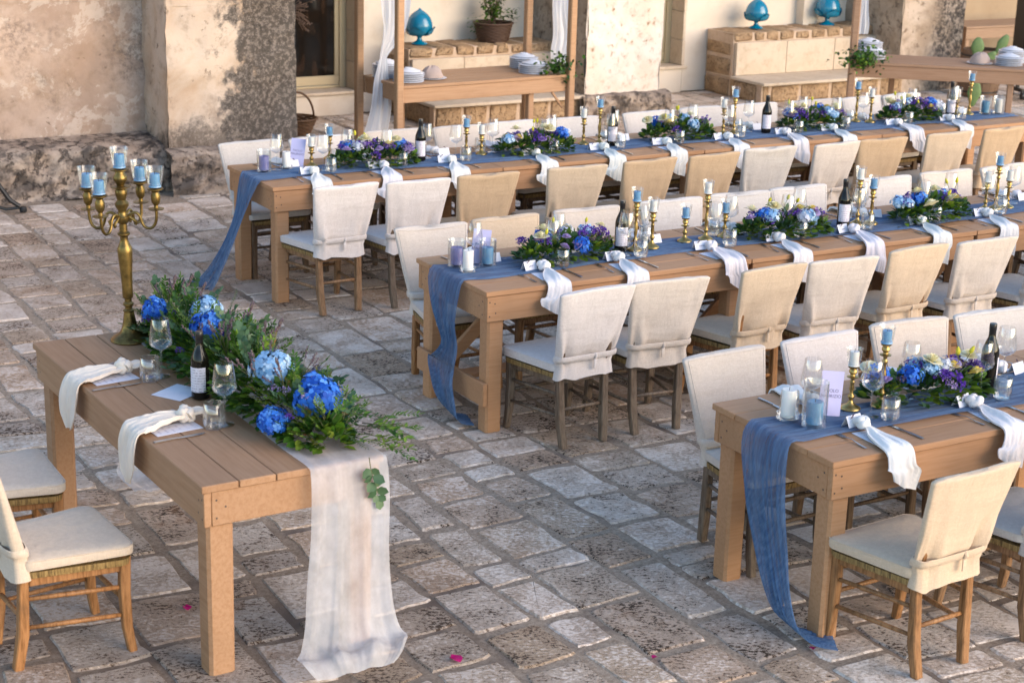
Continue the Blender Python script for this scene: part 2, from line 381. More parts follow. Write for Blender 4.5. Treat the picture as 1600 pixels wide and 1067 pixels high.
    def leaf(s, p, d, nrm, L, W, mi=0, rnd=0., curl=.15, wide=.5):
        p = Vector(p); d = Vector(d).normalized(); sd = d.cross(Vector(nrm))
        if sd.length < 1e-4: sd = d.cross(Vector((.3, .5, .8)))
        sd.normalize(); n = sd.cross(d)
        q = lambda a, b, c: p+d*(L*a)+sd*(W*b)+n*(L*c)
        vs = [q(0, 0, 0), q(wide*.6, .42, .03), q(wide*.7, 0, -.04), q(wide*.6, -.42, .03), q(wide+.22, .40, -curl*.4+.03), q(wide+.25, 0, -curl*.5-.03), q(wide+.22, -.40, -curl*.4+.03), q(1, 0, -curl)]
        return s.add(vs, [(0, 2, 1), (0, 3, 2), (1, 2, 5, 4), (2, 3, 6, 5), (4, 5, 7), (5, 6, 7)], mi, rnd)
    def mesh(s, name, mats, angle=40, smooth=True):
        me = bpy.data.meshes.new(name); me.from_pydata(s.v, [], s.f)
        for m in (mats if isinstance(mats, (list, tuple)) else [mats]): me.materials.append(MAT[m] if isinstance(m, str) else m)
        if len(me.materials) > 1: me.polygons.foreach_set('material_index', s.mi)
        if any(s.r):
            a = me.attributes.new('rnd', 'FLOAT', 'POINT'); a.data.foreach_set('value', s.r)
        me.validate()
        if smooth:
            me.polygons.foreach_set('use_smooth', [True]*len(me.polygons))
            if angle: me.set_sharp_from_angle(angle=R_(angle))
        me.update(); return me

# ------------------------------------------------------------------ objects
class S:                                   # spec of a thing or a part: name, mesh, children, colour key
    def __init__(s, name, mesh=None, kids=(), ck=None, kind=None, label=None, loc=None, rot=None, scale=None):
        s.name, s.mesh, s.kids, s.ck, s.kind, s.label, s.loc, s.rot, s.scale = name, mesh, list(kids), ck, kind, label, loc, rot, scale
def _mk(sp, parent, cols):
    o = bpy.data.objects.new(sp.name, sp.mesh); COL.objects.link(o)
    if parent: o.parent = parent
    if sp.loc: o.location = sp.loc
    if sp.rot: o.rotation_euler = sp.rot
    if sp.scale: o.scale = (sp.scale,)*3 if isinstance(sp.scale, (int, float)) else sp.scale
    if cols:
        c = cols.get(sp.ck) or cols.get(None)
        if c: o.color = (*c[:3], 1)
    if sp.kind: o['kind'] = sp.kind
    if sp.label: o['label'] = sp.label
    for k in sp.kids: _mk(k, o, cols)
    return o
def place(sp, loc, rz=0, label=None, cat=None, group=None, cols=None, scale=None, rot=None, kind=None):
    o = _mk(sp, None, cols); o.location = loc; o.rotation_euler = rot if rot else (0, 0, rz)
    if scale: o.scale = (scale,)*3 if isinstance(scale, (int, float)) else scale
    if label: o['label'] = label
    if cat: o['category'] = cat
    if group: o['group'] = group
    if kind: o['kind'] = kind
    return o
ORD = 'first second third fourth fifth sixth seventh eighth ninth tenth eleventh twelfth thirteenth fourteenth fifteenth'.split()
def lerp(a, b, t): return a+(b-a)*t
def vl(a, b, t): return Vector(a).lerp(Vector(b), t)
def crom(pts, t):                          # Catmull-Rom through pts, t in 0..1
    n = len(pts)-1; x = min(t*n, n-1e-6); i = int(x); f = x-i
    p = [pts[max(0, min(n, i+k))] for k in (-1, 0, 1, 2)]
    g = lambda a, b, c, d: .5*(2*b+(c-a)*f+(2*a-5*b+4*c-d)*f*f+(3*b-a-3*c+d)*f**3)
    if isinstance(p[0], (tuple, list, Vector)): return Vector([g(*(q[k] for q in p)) for k in range(len(p[0]))])
    return g(*p)
def nz(x, y=0., z=0.): return noise.noise(Vector((x, y, z)))

# ================================================================== SETTING
g = MB(); g.add([(-150, -150, -.009), (150, -150, -.009), (150, 150, -.009), (-150, 150, -.009)], [(0, 1, 2, 3)])
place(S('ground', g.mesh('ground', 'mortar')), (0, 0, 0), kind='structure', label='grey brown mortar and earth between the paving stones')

def project(x, y, z=0.):
    d = Vector((x, y, z))-Vector(CAM); q = d.dot(fw)
    if q < .3: return None
    return 800+FPX*d.dot(rt)/q, 533.5-FPX*d.dot(up)/q, q
def stone_mesh(mb, x0, x1, y0, y1, rng, rnd):
    jit = .009; c = min(x1-x0, y1-y0)
    cut = lambda: rng.uniform(.004, .022)*min(1, c/.25)
    pts = []
    cs = [cut() for _ in range(8)]
    mid = lambda a, b: lerp(a, b, rng.uniform(.35, .65))
    pts = []
    def side(ax, ay, bx, by):
        for q in (.0, .3, .68, 1.): pts.append((lerp(ax, bx, q), lerp(ay, by, q)))
    side(x0+cs[0], y0, x1-cs[1], y0); side(x1, y0+cs[2], x1, y1-cs[3]); side(x1-cs[4], y1, x0+cs[5], y1); side(x0, y1-cs[6], x0, y0+cs[7])
    ra = rng.uniform(-.045, .045); mx_, my_ = (x0+x1)/2, (y0+y1)/2
    pts = [(x-(y-my_)*ra+rng.uniform(-jit, jit)+.012*nz(x*9, y*9, 2)+.07*nz(x*.5, y*.55, 4), y+(x-mx_)*ra+rng.uniform(-jit, jit)+.012*nz(x*9, y*9, 7)+.06*nz(x*.6, y*.5, 9)) for x, y in pts]
    xs_ = [q[0] for q in pts]; ys_ = [q[1] for q in pts]; x0, x1, y0, y1 = min(xs_), max(xs_), min(ys_), max(ys_)
    cx, cy = (x0+x1)/2, (y0+y1)/2; zt = rng.uniform(-.005, .000); tx, ty = rng.uniform(-.008, .008), rng.uniform(-.008, .008)
    n = len(pts)
    z = lambda x, y: zt+tx*(x-cx)+ty*(y-cy)
    lo = [(x, y, -.016) for x, y in pts]
    k = 1-.011/max(.05, c*.5)
    hi = [(cx+(x-cx)*k, cy+(y-cy)*k, z(x, y)) for x, y in pts]
    fs = [(a, (a+1) % n, (a+1) % n+n, a+n) for a in range(n)]+[tuple(n+a for a in range(n))]
    mb.add(lo+hi, fs, 0, rnd)
def paving():
    rng = random.Random(11); cells = []
    x = -4.2
    while x < 19:
        wd = rng.choice((.21, .25, .28, .31, .35, .38)); y = -4.2+rng.uniform(0, .3)
        while y < 10.55:
            ln = rng.uniform(.16, .44) if rng.random() < .88 else rng.uniform(.44, .6)
            y1 = min(y+ln, 10.58); J = rng.uniform(.005, .017)
            if y1-y > .08:
                if wd > .36 and rng.random() < .22:
                    xm = x+wd*rng.uniform(.35, .65)
                    cells.append((x+J, xm-J*.8, y+J, y1-J)); cells.append((xm+J*.8, x+wd-J, y+J, y1-J))
                else: cells.append((x+J+rng.uniform(-.012, .012), x+wd-J+rng.uniform(-.012, .010), y+J, y1-J-rng.choice((0, 0, .008))))
            y = y1
        x += wd
    sc = []
    for c in cells:
        p = project((c[0]+c[1])/2, (c[2]+c[3])/2)
        a = -1.
        if p and -30 < p[0] < 1630 and -30 < p[1] < 1097: a = (c[1]-c[0])*(c[3]-c[2])/p[2]**3
        sc.append((a, c))
    sc.sort(key=lambda q: -q[0])
    root = S('paving'); rest = MB()
    for i, (a, c) in enumerate(sc):
        if c[0] < 4.1 and c[3] > 7.75: continue
        rn = rng.uniform(.02, 1)
        if i < 300 and a > 0:
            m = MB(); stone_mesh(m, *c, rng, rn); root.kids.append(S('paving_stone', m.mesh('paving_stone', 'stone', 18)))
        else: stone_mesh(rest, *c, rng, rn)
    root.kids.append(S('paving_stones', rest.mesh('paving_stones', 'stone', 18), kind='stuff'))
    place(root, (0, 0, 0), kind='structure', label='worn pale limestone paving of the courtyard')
paving()

def rough_sheet(mb, P, amp, sc, seed, nrm):
    nrm = Vector(nrm)
    Q = [[Vector(p)+nrm*(amp*(noise.fractal(Vector(p)*sc+Vector((seed, 0, 0)), .9, 2.1, 4))) for p in r] for r in P]
    mb.grid(Q)
def panel(x0, x1, z0, z1, y, dx, dz=None):  # a facade sheet facing -Y
    dz = dz or dx
    nx = max(1, int((x1-x0)/dx)); nzz = max(1, int((z1-z0)/dz))
    return [[(lerp(x0, x1, i/nx), y, lerp(z0, z1, j/nzz)) for i in range(nx+1)] for j in range(nzz+1)]
def side_panel(x, y0, y1, z0, z1, d):       # a sheet facing -X, y running backwards
    ny = max(1, int(abs(y1-y0)/d)); nzz = max(1, int((z1-z0)/d))
    return [[(x, lerp(y0, y1, i/ny), lerp(z0, z1, j/nzz)) for i in range(ny+1)] for j in range(nzz+1)]
def rock_base(x0, x1, yfront, yback, h, seed, mb=None, bulge=.16, turn=False):
    mb = mb or MB(); rows = []
    nx = int((x1-x0)/.035)
    prof = [(0, -.02), (.03, .05), (.0, .16), (.02, .26), (.08, .34), (.2, .40), (1, .43)]
    for k in range(25):
        t = k/24; q = crom([Vector(p) for p in prof], t); row = []
        for i in range(nx+1):
            x = lerp(x0, x1, i/nx)
            p = Vector((x, lerp(yfront, yback, q[0]), q[1]*h/.43))
            f = noise.fractal(Vector((x*2.2+seed, p.z*3, 0)), .8, 2.2, 5)*bulge*(1-q[0]*.8)+noise.fractal(Vector((x*9+seed, p.z*9, 3)), .8, 2, 4)*.03
            row.append((p.x+nz(x*6, p.z*8, seed)*.02, p.y-f*.7, max(-.02, p.z+f*.28)))
        rows.append(row)
    mb.grid(rows); return mb
# old wall, plastered above a shelf of rough rock
wall_m = MB(); rough_sheet(wall_m, panel(-7, 2.97, .25, 1.5, 8.22, .05), .035, 2.3, 3, (0, -1, 0)); rough_sheet(wall_m, panel(-7, 2.97, 1.5, 4.6, 8.22, .4), .03, 2.3, 3, (0, -1, 0))
wall_m.box(-7, 3.2, 8.30, 8.8, 0, 4.6)
holes = MB()
for x, z, r in ((1.99, .875, .012), (1.27, 1.03, .012), (1.90, .44, .01), (1.62, .62, .018), (2.02, .6, .012), (2.2, .58, .009), (1.45, .69, .01)):
    holes.lathe([(r, 0), (r*.8, .006), (.0005, .007)], 9)
    n = 9*3
    for k in range(len(holes.v)-n, len(holes.v)):
        a, b, c = holes.v[k]; holes.v[k] = (x+a*1.3, 8.2-c+.012, z+b)
place(S('courtyard_wall', None, [S('plaster_face', wall_m.mesh('plaster_face', 'old_plaster', 60)),
      S('rock_footing', rock_base(-7, 3.05, 7.74, 8.2, .42, 5).mesh('rock_footing', 'rock', 80))]), (0, 0, 0),
      label='old blotched plaster wall on a shelf of rough rock behind the candelabra', cat='wall')
b = MB(); rough_sheet(b, panel(2.95, 4.08, .2, 1.5, 7.68, .04), .035, 2.6, 9, (0, -1, 0)); rough_sheet(b, panel(2.95, 4.08, 1.5, 4.6, 7.68, .2), .03, 2.6, 9, (0, -1, 0))
rough_sheet(b, [r[::-1] for r in side_panel(2.95, 7.68, 8.25, .2, 1.5, .05)], .02, 3, 4, (-1, 0, 0)); rough_sheet(b, [r[::-1] for r in side_panel(2.95, 7.68, 8.25, 1.5, 4.6, .2)], .02, 3, 4, (-1, 0, 0))
rough_sheet(b, side_panel(4.08, 7.68, 10.62, 0, 4.6, .09), .03, 2.5, 6, (1, 0, 0)); b.box(2.99, 4.04, 7.76, 10.6, 0, 4.6)
place(S('buttress', None, [S('plaster_face', b.mesh('plaster_face', 'buttress_plaster', 60)),
      S('rock_footing', rock_base(2.9, 4.12, 7.46, 7.68, .36, 21, None, .12).mesh('rock_footing', 'rock', 80))]), (0, 0, 0),
      label='thick buttress blackened with lichen on its far half, beside the glazed door', cat='buttress')
# house wall with two glazed openings
YW = 10.6
def house():
    k = []
    m = MB()
    m.box(4.0, 4.75, YW, YW+.5, 0, 4.6, .004); m.box(6.03, 9.3, YW, YW+.5, 0, 4.6, .004); m.box(10.15, 13.0, YW, YW+.5, 0, 4.6, .004)
    m.box(4.75, 6.03, YW, YW+.5, -.02, .205, .002); m.box(9.3, 10.15, YW, YW+.5, -.02, .262, .002)
    m.box(4.75, 6.03, YW, YW+.5, 2.4, 4.6, .002); m.box(9.3, 10.15, YW, YW+.5, 2.4, 4.6, .002)
    m.box(11.76, 11.98, YW-.14, YW+.01, 0, 4.6, .006)
    k.append(S('plaster_face', m.mesh('plaster_face', 'cream_plaster')))
    for x0, x1, z, dz in ((4.75, 6.05, .205, .03), (9.3, 10.21, .262, .034)):
        s = MB(); s.box(x0, x1, YW-.03, YW+.36, z, z+dz, .005); k.append(S('sill', s.mesh('sill', 'limestone')))
        xr = 6.03 if x1 < 7 else 10.15; zz = z+dz+.002; i = 0
        while zz < 2.4:
            h = .29+.03*(i % 3); e = min(zz+h-.006, 2.4)
            q = MB(); q.box(xr-.012, xr+.03-.006*(i % 2), YW-.004, YW+.30, zz, e, .004)
            k.append(S('jamb_block', q.mesh('jamb_block', 'limestone'))); zz += h; i += 1
    # glazed doors
    for x0, x1, z0, gx in ((4.75, 6.016, .237, 5.97), (9.3, 10.138, .298, 9.96)):
        f = MB(); y0 = YW+.23
        w_ = .075
        f.box(x0, x0+w_, y0, y0+.07, z0, 2.4, .004); f.box(x1-w_, x1, y0, y0+.07, z0, 2.4, .004)
        f.box(x0+w_, x1-w_, y0, y0+.07, 2.33, 2.4, .004); f.box(x0+w_, x1-w_, y0+.002, y0+.068, z0, z0+.025, .004)
        f.box(x0+w_, x1-w_, y0+.012, y0+.06, z0+.03, z0+.125, .004)
        f.box(x0+w_+.002, x0+w_+.05, y0+.012, y0+.06, z0+.127, 2.328, .004); f.box(x1-w_-.05, x1-w_-.002, y0+.012, y0+.06, z0+.127, 2.328, .004)
        p = MB(); p.box(x0+w_+.05, x1-w_-.05, y0+.03, y0+.042, z0+.126, 2.325, .001)
        k.append(S('glazed_door', f.mesh('glazed_door', 'window_frame'), [S('pane', p.mesh('pane', 'pane'))]))
    place(S('house_wall', None, k), (0, 0, 0), label='smooth cream plastered house wall with two dark glazed doors behind the buffets', cat='wall')
house()
def pillar(x0, x1, y0, mat, label, seed, foot=True):
    m = MB()
    rough_sheet(m, panel(x0, x1, 0, 1.7, y0, .04), .022, 3, seed, (0, -1, 0)); rough_sheet(m, panel(x0, x1, 1.7, 4.6, y0, .2), .02, 3, seed, (0, -1, 0))
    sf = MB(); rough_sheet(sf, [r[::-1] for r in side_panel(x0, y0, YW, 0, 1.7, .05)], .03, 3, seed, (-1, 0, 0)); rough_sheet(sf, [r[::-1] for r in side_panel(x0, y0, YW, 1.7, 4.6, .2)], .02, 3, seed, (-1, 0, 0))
    rough_sheet(m, side_panel(x1, y0, YW, 0, 4.6, .1), .02, 3, seed, (1, 0, 0)); m.box(x0+.03, x1-.03, y0+.05, YW, 0, 4.59)
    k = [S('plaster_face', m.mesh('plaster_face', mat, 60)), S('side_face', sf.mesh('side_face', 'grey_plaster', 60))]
    if foot: k.append(S('rock_footing', rock_base(x0-.05, x1+.09, y0-.10, y0+.03, .24, seed+2, None, .06).mesh('rock_footing', 'rock', 80)))
    place(S('pillar', None, k), (0, 0, 0), label=label, cat='pillar')
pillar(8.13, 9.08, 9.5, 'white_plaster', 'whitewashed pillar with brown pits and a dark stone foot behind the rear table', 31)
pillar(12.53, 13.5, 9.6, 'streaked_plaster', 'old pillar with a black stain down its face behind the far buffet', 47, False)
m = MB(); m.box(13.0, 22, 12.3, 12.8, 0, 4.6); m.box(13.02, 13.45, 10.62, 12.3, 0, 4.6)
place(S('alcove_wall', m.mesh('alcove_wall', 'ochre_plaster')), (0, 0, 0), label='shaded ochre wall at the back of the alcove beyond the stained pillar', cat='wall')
# masonry benches built against the house
def bench(x0, x1, label, seed, jl, jr):
    rng = random.Random(seed); k = []; yf = 9.52; ys = 10.07; zs = .235; zl = .72
    core = MB(); core.box(x0+.012, x1, yf+.012, YW-.02, 0, zs-.035, .002); core.box(x0+.008, x1, ys+.02, YW-.015, zs-.03, zl-.014, .002)
    k.append(S('bench_core', core.mesh('bench_core', 'tufa_mortar')))
    sl = MB(); sl.box(x0-.02, x1, yf-.06, ys+.01, zs-.035, zs, .006); k.append(S('seat_slab', sl.mesh('seat_slab', 'limestone')))
    xs = [x0+.03, lerp(x0, x1, .36), lerp(x0, x1, .70), x1]
    for a, c in zip(xs, xs[1:]):
        q = MB(); q.box(a+.002, c-.002, ys-.025, ys+.018, zs+.002, zl-.115, .004); k.append(S('back_slab', q.mesh('back_slab', 'limestone')))
    def st(a, c, y0, y1, z0, z1):
        q = MB(); q.box(a, c, y0, y1, z0, z1, .018)
        q.v = [tuple(Vector(v)+Vector((nz(v[0]*9, v[1]*9, v[2]*9), nz(v[1]*9, v[2]*9+4, v[0]*9), nz(v[2]*9, v[0]*9+8, v[1]*9)))*.016) for v in q.v]
        k.append(S('stone', q.mesh('stone', 'tufa', 70)))
    for a, c in zip(jl, jl[1:]): st(a+.012, c-.016, ys+.006, YW-.03, zl-.105, zl+rng.uniform(-.01, .01))
    for a, c in zip(jr, jr[1:]): st(a+.012, c-.014, yf, yf+.09, .0, zs-.04)
    for z0, z1 in ((.0, .19), (.22, .42), (.45, .605)): st(x0-.005, x0+.05, ys+.055, YW-.02, z0, z1)
    st(x0-.005, x0+.05, yf+.10, ys+.03, 0, zs-.04)
    place(S('stone_bench', None, k), (0, 0, 0), label=label, cat='bench')
bench(6.36, 8.12, 'masonry bench behind the curtained buffet, with stone ledge and pale slab seat', 3, [6.36, 6.66, 6.9, 7.14, 7.38, 7.56, 7.76, 8.12], [6.38, 6.7, 7.0, 7.35, 7.72, 8.12])
bench(10.47, 12.55, 'masonry bench under the two turquoise finials, between pale wall and stained pillar', 4, [10.47, 10.76, 10.93, 11.13, 11.36, 11.58, 11.82, 12.05, 12.3, 12.55], [10.48, 10.6, 11.02, 11.47, 11.9, 12.2, 12.55])

# ================================================================== TABLES
TAN = (.50, .25, .112)
def table_spec(L, W, n, leg=.09, leg_long=True, low_board=False, brace=False, H=.77):
    k = []; pw = W/n; rng = random.Random(int(L*100)+n)
    for i in range(n):
        m = MB(); y0 = -W/2+i*pw; e = rng.uniform(-.002, .002)
        m.box(-L/2+e, L/2+e, y0+.0018, y0+pw-.0018, H-.028+e*.4, H+rng.uniform(-.001, .0008), .003); k.append(S('plank', m.mesh('plank', 'paint')))
    ah = .135; z1 = H-.0295; z0 = z1-ah; ins = .012; th = .03
    scr = MB()
    def screw(p, ax):
        r = .0045
        if ax == 'y': scr.add([(p[0]+r*math.cos(a), p[1], p[2]+r*math.sin(a)) for a in (k_*PI/3 for k_ in range(6))], [(0, 1, 2, 3, 4, 5)])
        else: scr.add([(p[0], p[1]-r*math.cos(a), p[2]+r*math.sin(a)) for a in (k_*PI/3 for k_ in range(6))], [(0, 1, 2, 3, 4, 5)])
    for s in (-1, 1):
        m = MB(); y = s*(W/2-ins); m.box(-L/2+ins, L/2-ins, min(y, y-s*th), max(y, y-s*th), z0, z1, .003)
        for sx in (-1, 1):
            for a, bz in ((.015, .03), (.05, .045), (.015, .105), (.045, .095)): screw((sx*(L/2-ins-a), y+s*.0008, z0+bz), 'y')
        k.append(S('apron', m.mesh('apron', 'paint')))
        m = MB(); x = s*(L/2-ins-.001); m.box(min(x, x-s*th), max(x, x-s*th), -W/2+ins+th+.001, W/2-ins-th-.001, z0+.001, z1, .003)
        for sy in (-1, 1):
            for a, bz in ((.05, .03), (.05, .10), (.085, .07)): screw((x+s*.0008, sy*(W/2-ins-a), z0+bz), 'x')
        k.append(S('apron', m.mesh('apron', 'paint')))
    k.append(S('screws', scr.mesh('screws', 'screw'), kind='stuff'))
    i2 = ins+th+.001 if not leg_long else .03
    for sx in (-1, 1):
        for sy in (-1, 1):
            m = MB(); cx, cy = sx*(L/2-i2-leg/2), sy*(W/2-i2-leg/2)
            m.sqbar([(0, 0, 0), (0, 0, z0+.0)], [leg*.97, leg]); k.append(S('leg', m.mesh('leg', 'paint'), loc=(cx, cy, 0)))
    if low_board:
        m = MB(); x = -(L/2-.004); m.box(x, x+.024, -W/2+.02, W/2-.02, .15, .275, .003); k.append(S('stretcher', m.mesh('stretcher', 'paint')))
        m = MB(); m.box(-L/2+.06, L/2-.06, -.05, .05, .20, .225, .003); k.append(S('stretcher', m.mesh('stretcher', 'paint')))
    if brace:
        for sx in (-1, 1):
            m = MB(); m.sqbar([(sx*(L/2-.06), .12, .26), (sx*(L/2-.48), .12, z0+.03)], [(.03, .07)]*2, side=(0, 1, 0)); k.append(S('brace', m.mesh('brace', 'paint')))
    for q in k: q.ck = 'paint'
    return S('dining_table', None, k)
X0, LT, WT = 2.375, 1.684, .7825
AY, BY, CY = 4.144, 1.388, -1.309
seg = table_spec(LT-.004, WT, 5, .095, True, False, False)
seg_b = table_spec(LT-.004, WT, 5, .095, True, True, True)
TN = {'A': 'rear', 'B': 'middle', 'C': 'front'}
for T, y, n in (('A', AY, 4), ('B', BY, 4), ('C', CY, 3)):
    for i in range(n):
        place(seg_b if (T == 'B') else seg, (X0+LT*(i+.5), y+WT/2, 0), 0, f'{ORD[i]} brown wooden table section from the draped end of the {TN[T]} long table', 'table', 'wooden tables set end to end',
              {'paint': tuple(c*(1+.07*math.sin(i*2.1+y)) for c in TAN)})
DX, DY, DA, DW, DL = .1429, -.4986, .0236, .735, 1.985
def DP(u, v, z=.77):
    return Vector((DX+math.cos(DA)*u-math.sin(DA)*v, DY+math.sin(DA)*u+math.cos(DA)*v, z))
dt = table_spec(DL, DW, 5, .105, True); c = DP(DW/2, DL/2, 0)
place(dt, c, DA+PI/2, 'brown plank table for two covered with a garland, standing apart from the long tables', 'table', None, {'paint': (.39, .205, .10)})

# ================================================================== CHAIRS
def back_cover(seed, sag):
    rng = random.Random(seed); rings = []; N = 52
    def ring(z, f=1., w_=None):
        q = max(0, (z-.43)/.41); yc = -.195-.105*q
        wd = lerp(.335, .462, q**.8)*.5 if z >= .43 else lerp(.355, .335, max(0, (z-.36)/.07))*.5
        th = lerp(.06, .042, q)*.5
        if z < .47: th += (.47-z)*.09
        pin = math.exp(-((z-.478)/.022)**2)
        r = []
        for i in range(N):
            a = 2*PI*i/N; ca, sa = math.cos(a), math.sin(a)
            px = wd*math.copysign(abs(ca)**.42, ca); py = th*math.copysign(abs(sa)**.55, sa)
            back = max(0, -sa)
            amp = (.0045+.021*max(0, 1-abs(z-.51)/.17))*(.35+.65*back)
            u = px/wd
            fo = nz(u*3.1+seed*7.3, z*2.4, seed)*1.0+.6*nz(u*7.7+seed*3.1, z*3.2, seed+5)
            fo += .55*math.sin(u*9+seed+2.2*nz(u*2, z*5, seed))*max(0, 1-abs(z-.5)/.12)
            big = .016*nz(u*1.6+seed*2.1, z*8, seed+2)*max(0, 1-abs(z-.60)/.22)+.018*max(0, 1-abs(z-.56)/.08)*max(0, nz(u*2.4+seed, 1.7, seed))
            dy = amp*fo*1.25-pin*.008*back+big*back
            hem = 0
            if z < .44: hem = .02*nz(u*2.6+seed*5, seed)*(.44-z)/.07
            zz = z+hem-(sag*.012*(1-u*u) if z > .8 else 0)+(.004*nz(u*3, seed*2.2) if z > .8 else 0)
            r.append((px*f+amp*.15*nz(z*9, a*2, seed), yc+(py*f)+(dy if sa < .2 else dy*.4)*(-1 if sa < 0 else 1)*-1*-1 if False else yc+py*f-(dy if sa < 0 else -dy*.4), zz))
        return r
    for z in (.365, .385, .41, .43, .45, .462, .475, .488, .50, .52, .545, .575, .61, .65, .69, .73, .77, .80, .822, .835): rings.append(ring(z))
    rings.append(ring(.842, .94)); rings.append(ring(.846, .72)); rings.append(ring(.846, .3))
    m = MB(); m.loft(rings, 0, True)
    sash = MB(); sr = []
    for z, f in ((.461, 1.0), (.463, 1.035), (.478, 1.05), (.493, 1.035), (.495, 1.0)):
        rr = []
        q = max(0, (z-.43)/.41); yc = -.195-.105*q
        for i in range(32):
            a = 2*PI*i/32; ca, sa = math.cos(a), math.sin(a)
            rr.append((.177*f*math.copysign(abs(ca)**.42, ca), yc+.040*(f**3)*math.copysign(abs(sa)**.55, sa), z+.004*nz(ca*3, seed)))
        sr.append(rr)
    sash.loft(sr, 0, False)
    x = rng.uniform(-.03, .06); sash.tube([(x, -.252, .462), (x+.004, -.259, .478), (x+.006, -.252, .497)], [.004, .008, .005], 6)
    sash.box(x-.006, x+.012, -.256, -.251, .415, .466, .001)
    pip = MB(); i1, i2 = int(N*.115), N//2-int(N*.115)
    body = rings[4:20]
    pts = [r_[i2] for r_ in body]+[rings[19][q] for q in range(i2-3, i1, -3)]+[r_[i1] for r_ in body[::-1]]
    pip.tube(pts, .0026, 5)
    return m.mesh('back_cover', 'linen', 70), sash.mesh('sash', 'linen', 60), pip.mesh('piping', 'linen', 0)
def seat_outline(k):
    pts = []
    for cx, cy, r, a0 in ((.185*k, .165*k, .045, 0), (-.185*k, .165*k, .045, 90), (-.14*k, -.155*k, .035, 180), (.14*k, -.155*k, .035, 270)):
        for j in range(5):
            a = R_(a0+j*22.5); pts.append((cx+r*math.cos(a), cy+r*math.sin(a)))
    return pts
def seat_cover(seed):
    m = MB(); rings = []
    for k, z in ((1.03, .408), (1.035, .416), (1.04, .432), (1.03, .442), (.98, .448), (.7, .450), (.3, .450)):
        rings.append([(x, y, z+.006*nz(x*9, y*9, seed)+(.012*nz(x*7+3, y*7, seed) if z < .412 else 0)) for x, y in seat_outline(k)])
    m.loft(rings)
    e = [(x, y, .4435+.006*nz(x*9, y*9, seed)) for x, y in seat_outline(1.03)]
    m.tube(e+[e[0]], .003, 5)
    return m.mesh('seat_cover', 'linen', 60)
rush = MB(); rush.loft([[(x, y, z) for x, y in seat_outline(k)] for k, z in ((.86, .362), (.97, .37), (.985, .385), (.985, .395))]); rush_mesh = rush.mesh('rush_seat', 'rush', 50)
LEGM = []
for sx in (-1, 1):
    m = MB(); m.sqbar([(sx*.188, .185, .395), (sx*.188, .180, .25), (sx*.19, .186, .10), (sx*.193, .202, 0)], [.040, .040, .036, .032]); LEGM.append(m.mesh('leg', 'wood'))
    m = MB(); m.sqbar([(sx*.125, -.222, 0), (sx*.135, -.20, .14), (sx*.140, -.188, .40), (sx*.146, -.224, .55), (sx*.160, -.287, .80)], [.037, .041, .034, .018, .014]); LEGM.append(m.mesh('leg', 'wood'))
def bar(p, q, r):
    m = MB(); a, b_ = Vector(p), Vector(q); m.tube([a, a.lerp(b_, .5), b_], [r*.8, r, r*.8], 7); return m.mesh('stretcher', 'wood', 0)
STR = [bar((s*.19, .175, z), (s*.137, -.19, z+.01), .0105) for s in (-1, 1) for z in (.155, .27)]
STR += [bar((-.185, .182, .21), (.185, .182, .21), .011), bar((-.185, .182, .31), (.185, .182, .31), .011), bar((-.132, -.195, .20), (.132, -.195, .20), .011)]
RAIL = []
for p, q in (((-.18, .178), (.18, .178)), ((-.14, -.178), (.14, -.178)), ((-.186, .17), (-.147, -.17)), ((.186, .17), (.147, -.17))):
    m = MB(); m.sqbar([(p[0], p[1], .352), (q[0], q[1], .352)], [(.022, .034)]*2, side=(0, 0, 1) if False else (q[1]-p[1], p[0]-q[0], 0)); RAIL.append(m.mesh('seat_rail', 'wood'))
def chair_spec(seed, sag):
    c_, s_, p_ = back_cover(seed, sag)
    k = [S('back_cover', c_, [S('piping', p_, ck='linen'), S('sash', s_, ck='linen')], ck='linen'), S('seat_cover', seat_cover(seed), ck='linen'), S('rush_seat', rush_mesh)]
    k += [S('leg', x, ck='wood') for x in LEGM]+[S('stretcher', x, ck='wood') for x in STR]+[S('seat_rail', x, ck='wood') for x in RAIL]
    return S('chair', None, k)
CH = [chair_spec(s, g_) for s, g_ in ((1.3, .2), (2.7, 1.), (4.1, -.4), (5.9, .6), (7.7, .1), (9.2, 1.3), (11.6, -.2), (13.4, .8))]
LIN = {'w': (.72, .645, .60), 'l': (.69, .59, .50), 'b': (.64, .49, .345), 'o': (.58, .405, .25), 'c': (.72, .645, .575), 'g': (.62, .555, .49)}
LINN = {'w': 'off-white', 'l': 'pale linen', 'b': 'beige', 'o': 'ochre beige', 'c': 'cream', 'g': 'grey linen'}
WOD = {'h': (.32, .13, .032), 't': (.28, .14, .06), 'g': (.14, .098, .07), 'd': (.09, .042, .018)}
rngc = random.Random(5)
NEAR = {'A': ([2.68, 3.18, 3.69, 4.38, 4.94, 5.47, 6.03, 6.58, 7.05, 7.69, 8.25], 'wwobooglobo', 'tgtdttgttht'),
        'B': ([2.765, 3.25, 3.86, 4.36, 4.89, 5.41, 5.95, 6.5], 'wlblblgb', 'gghtttgd'),
        'C': ([2.655, 3.27, 3.85], 'bgl', 'htd')}
FAR = {'A': ([2.70, 3.22, 3.82, 4.34, 4.82, 5.35, 6.05, 6.58, 7.10, 7.70, 8.22, 8.67], 'ccllccccclcc', 'dddtddddtddd'),
       'B': ([2.66, 3.18, 3.72, 4.33, 4.83, 5.33, 6.05, 6.60, 7.15], 'lblccccll', 'htdddgddd'),
       'C': ([2.73, 3.28, 3.80, 4.3], 'lwlc', 'gdtd')}
TY = {'A': AY, 'B': BY, 'C': CY}
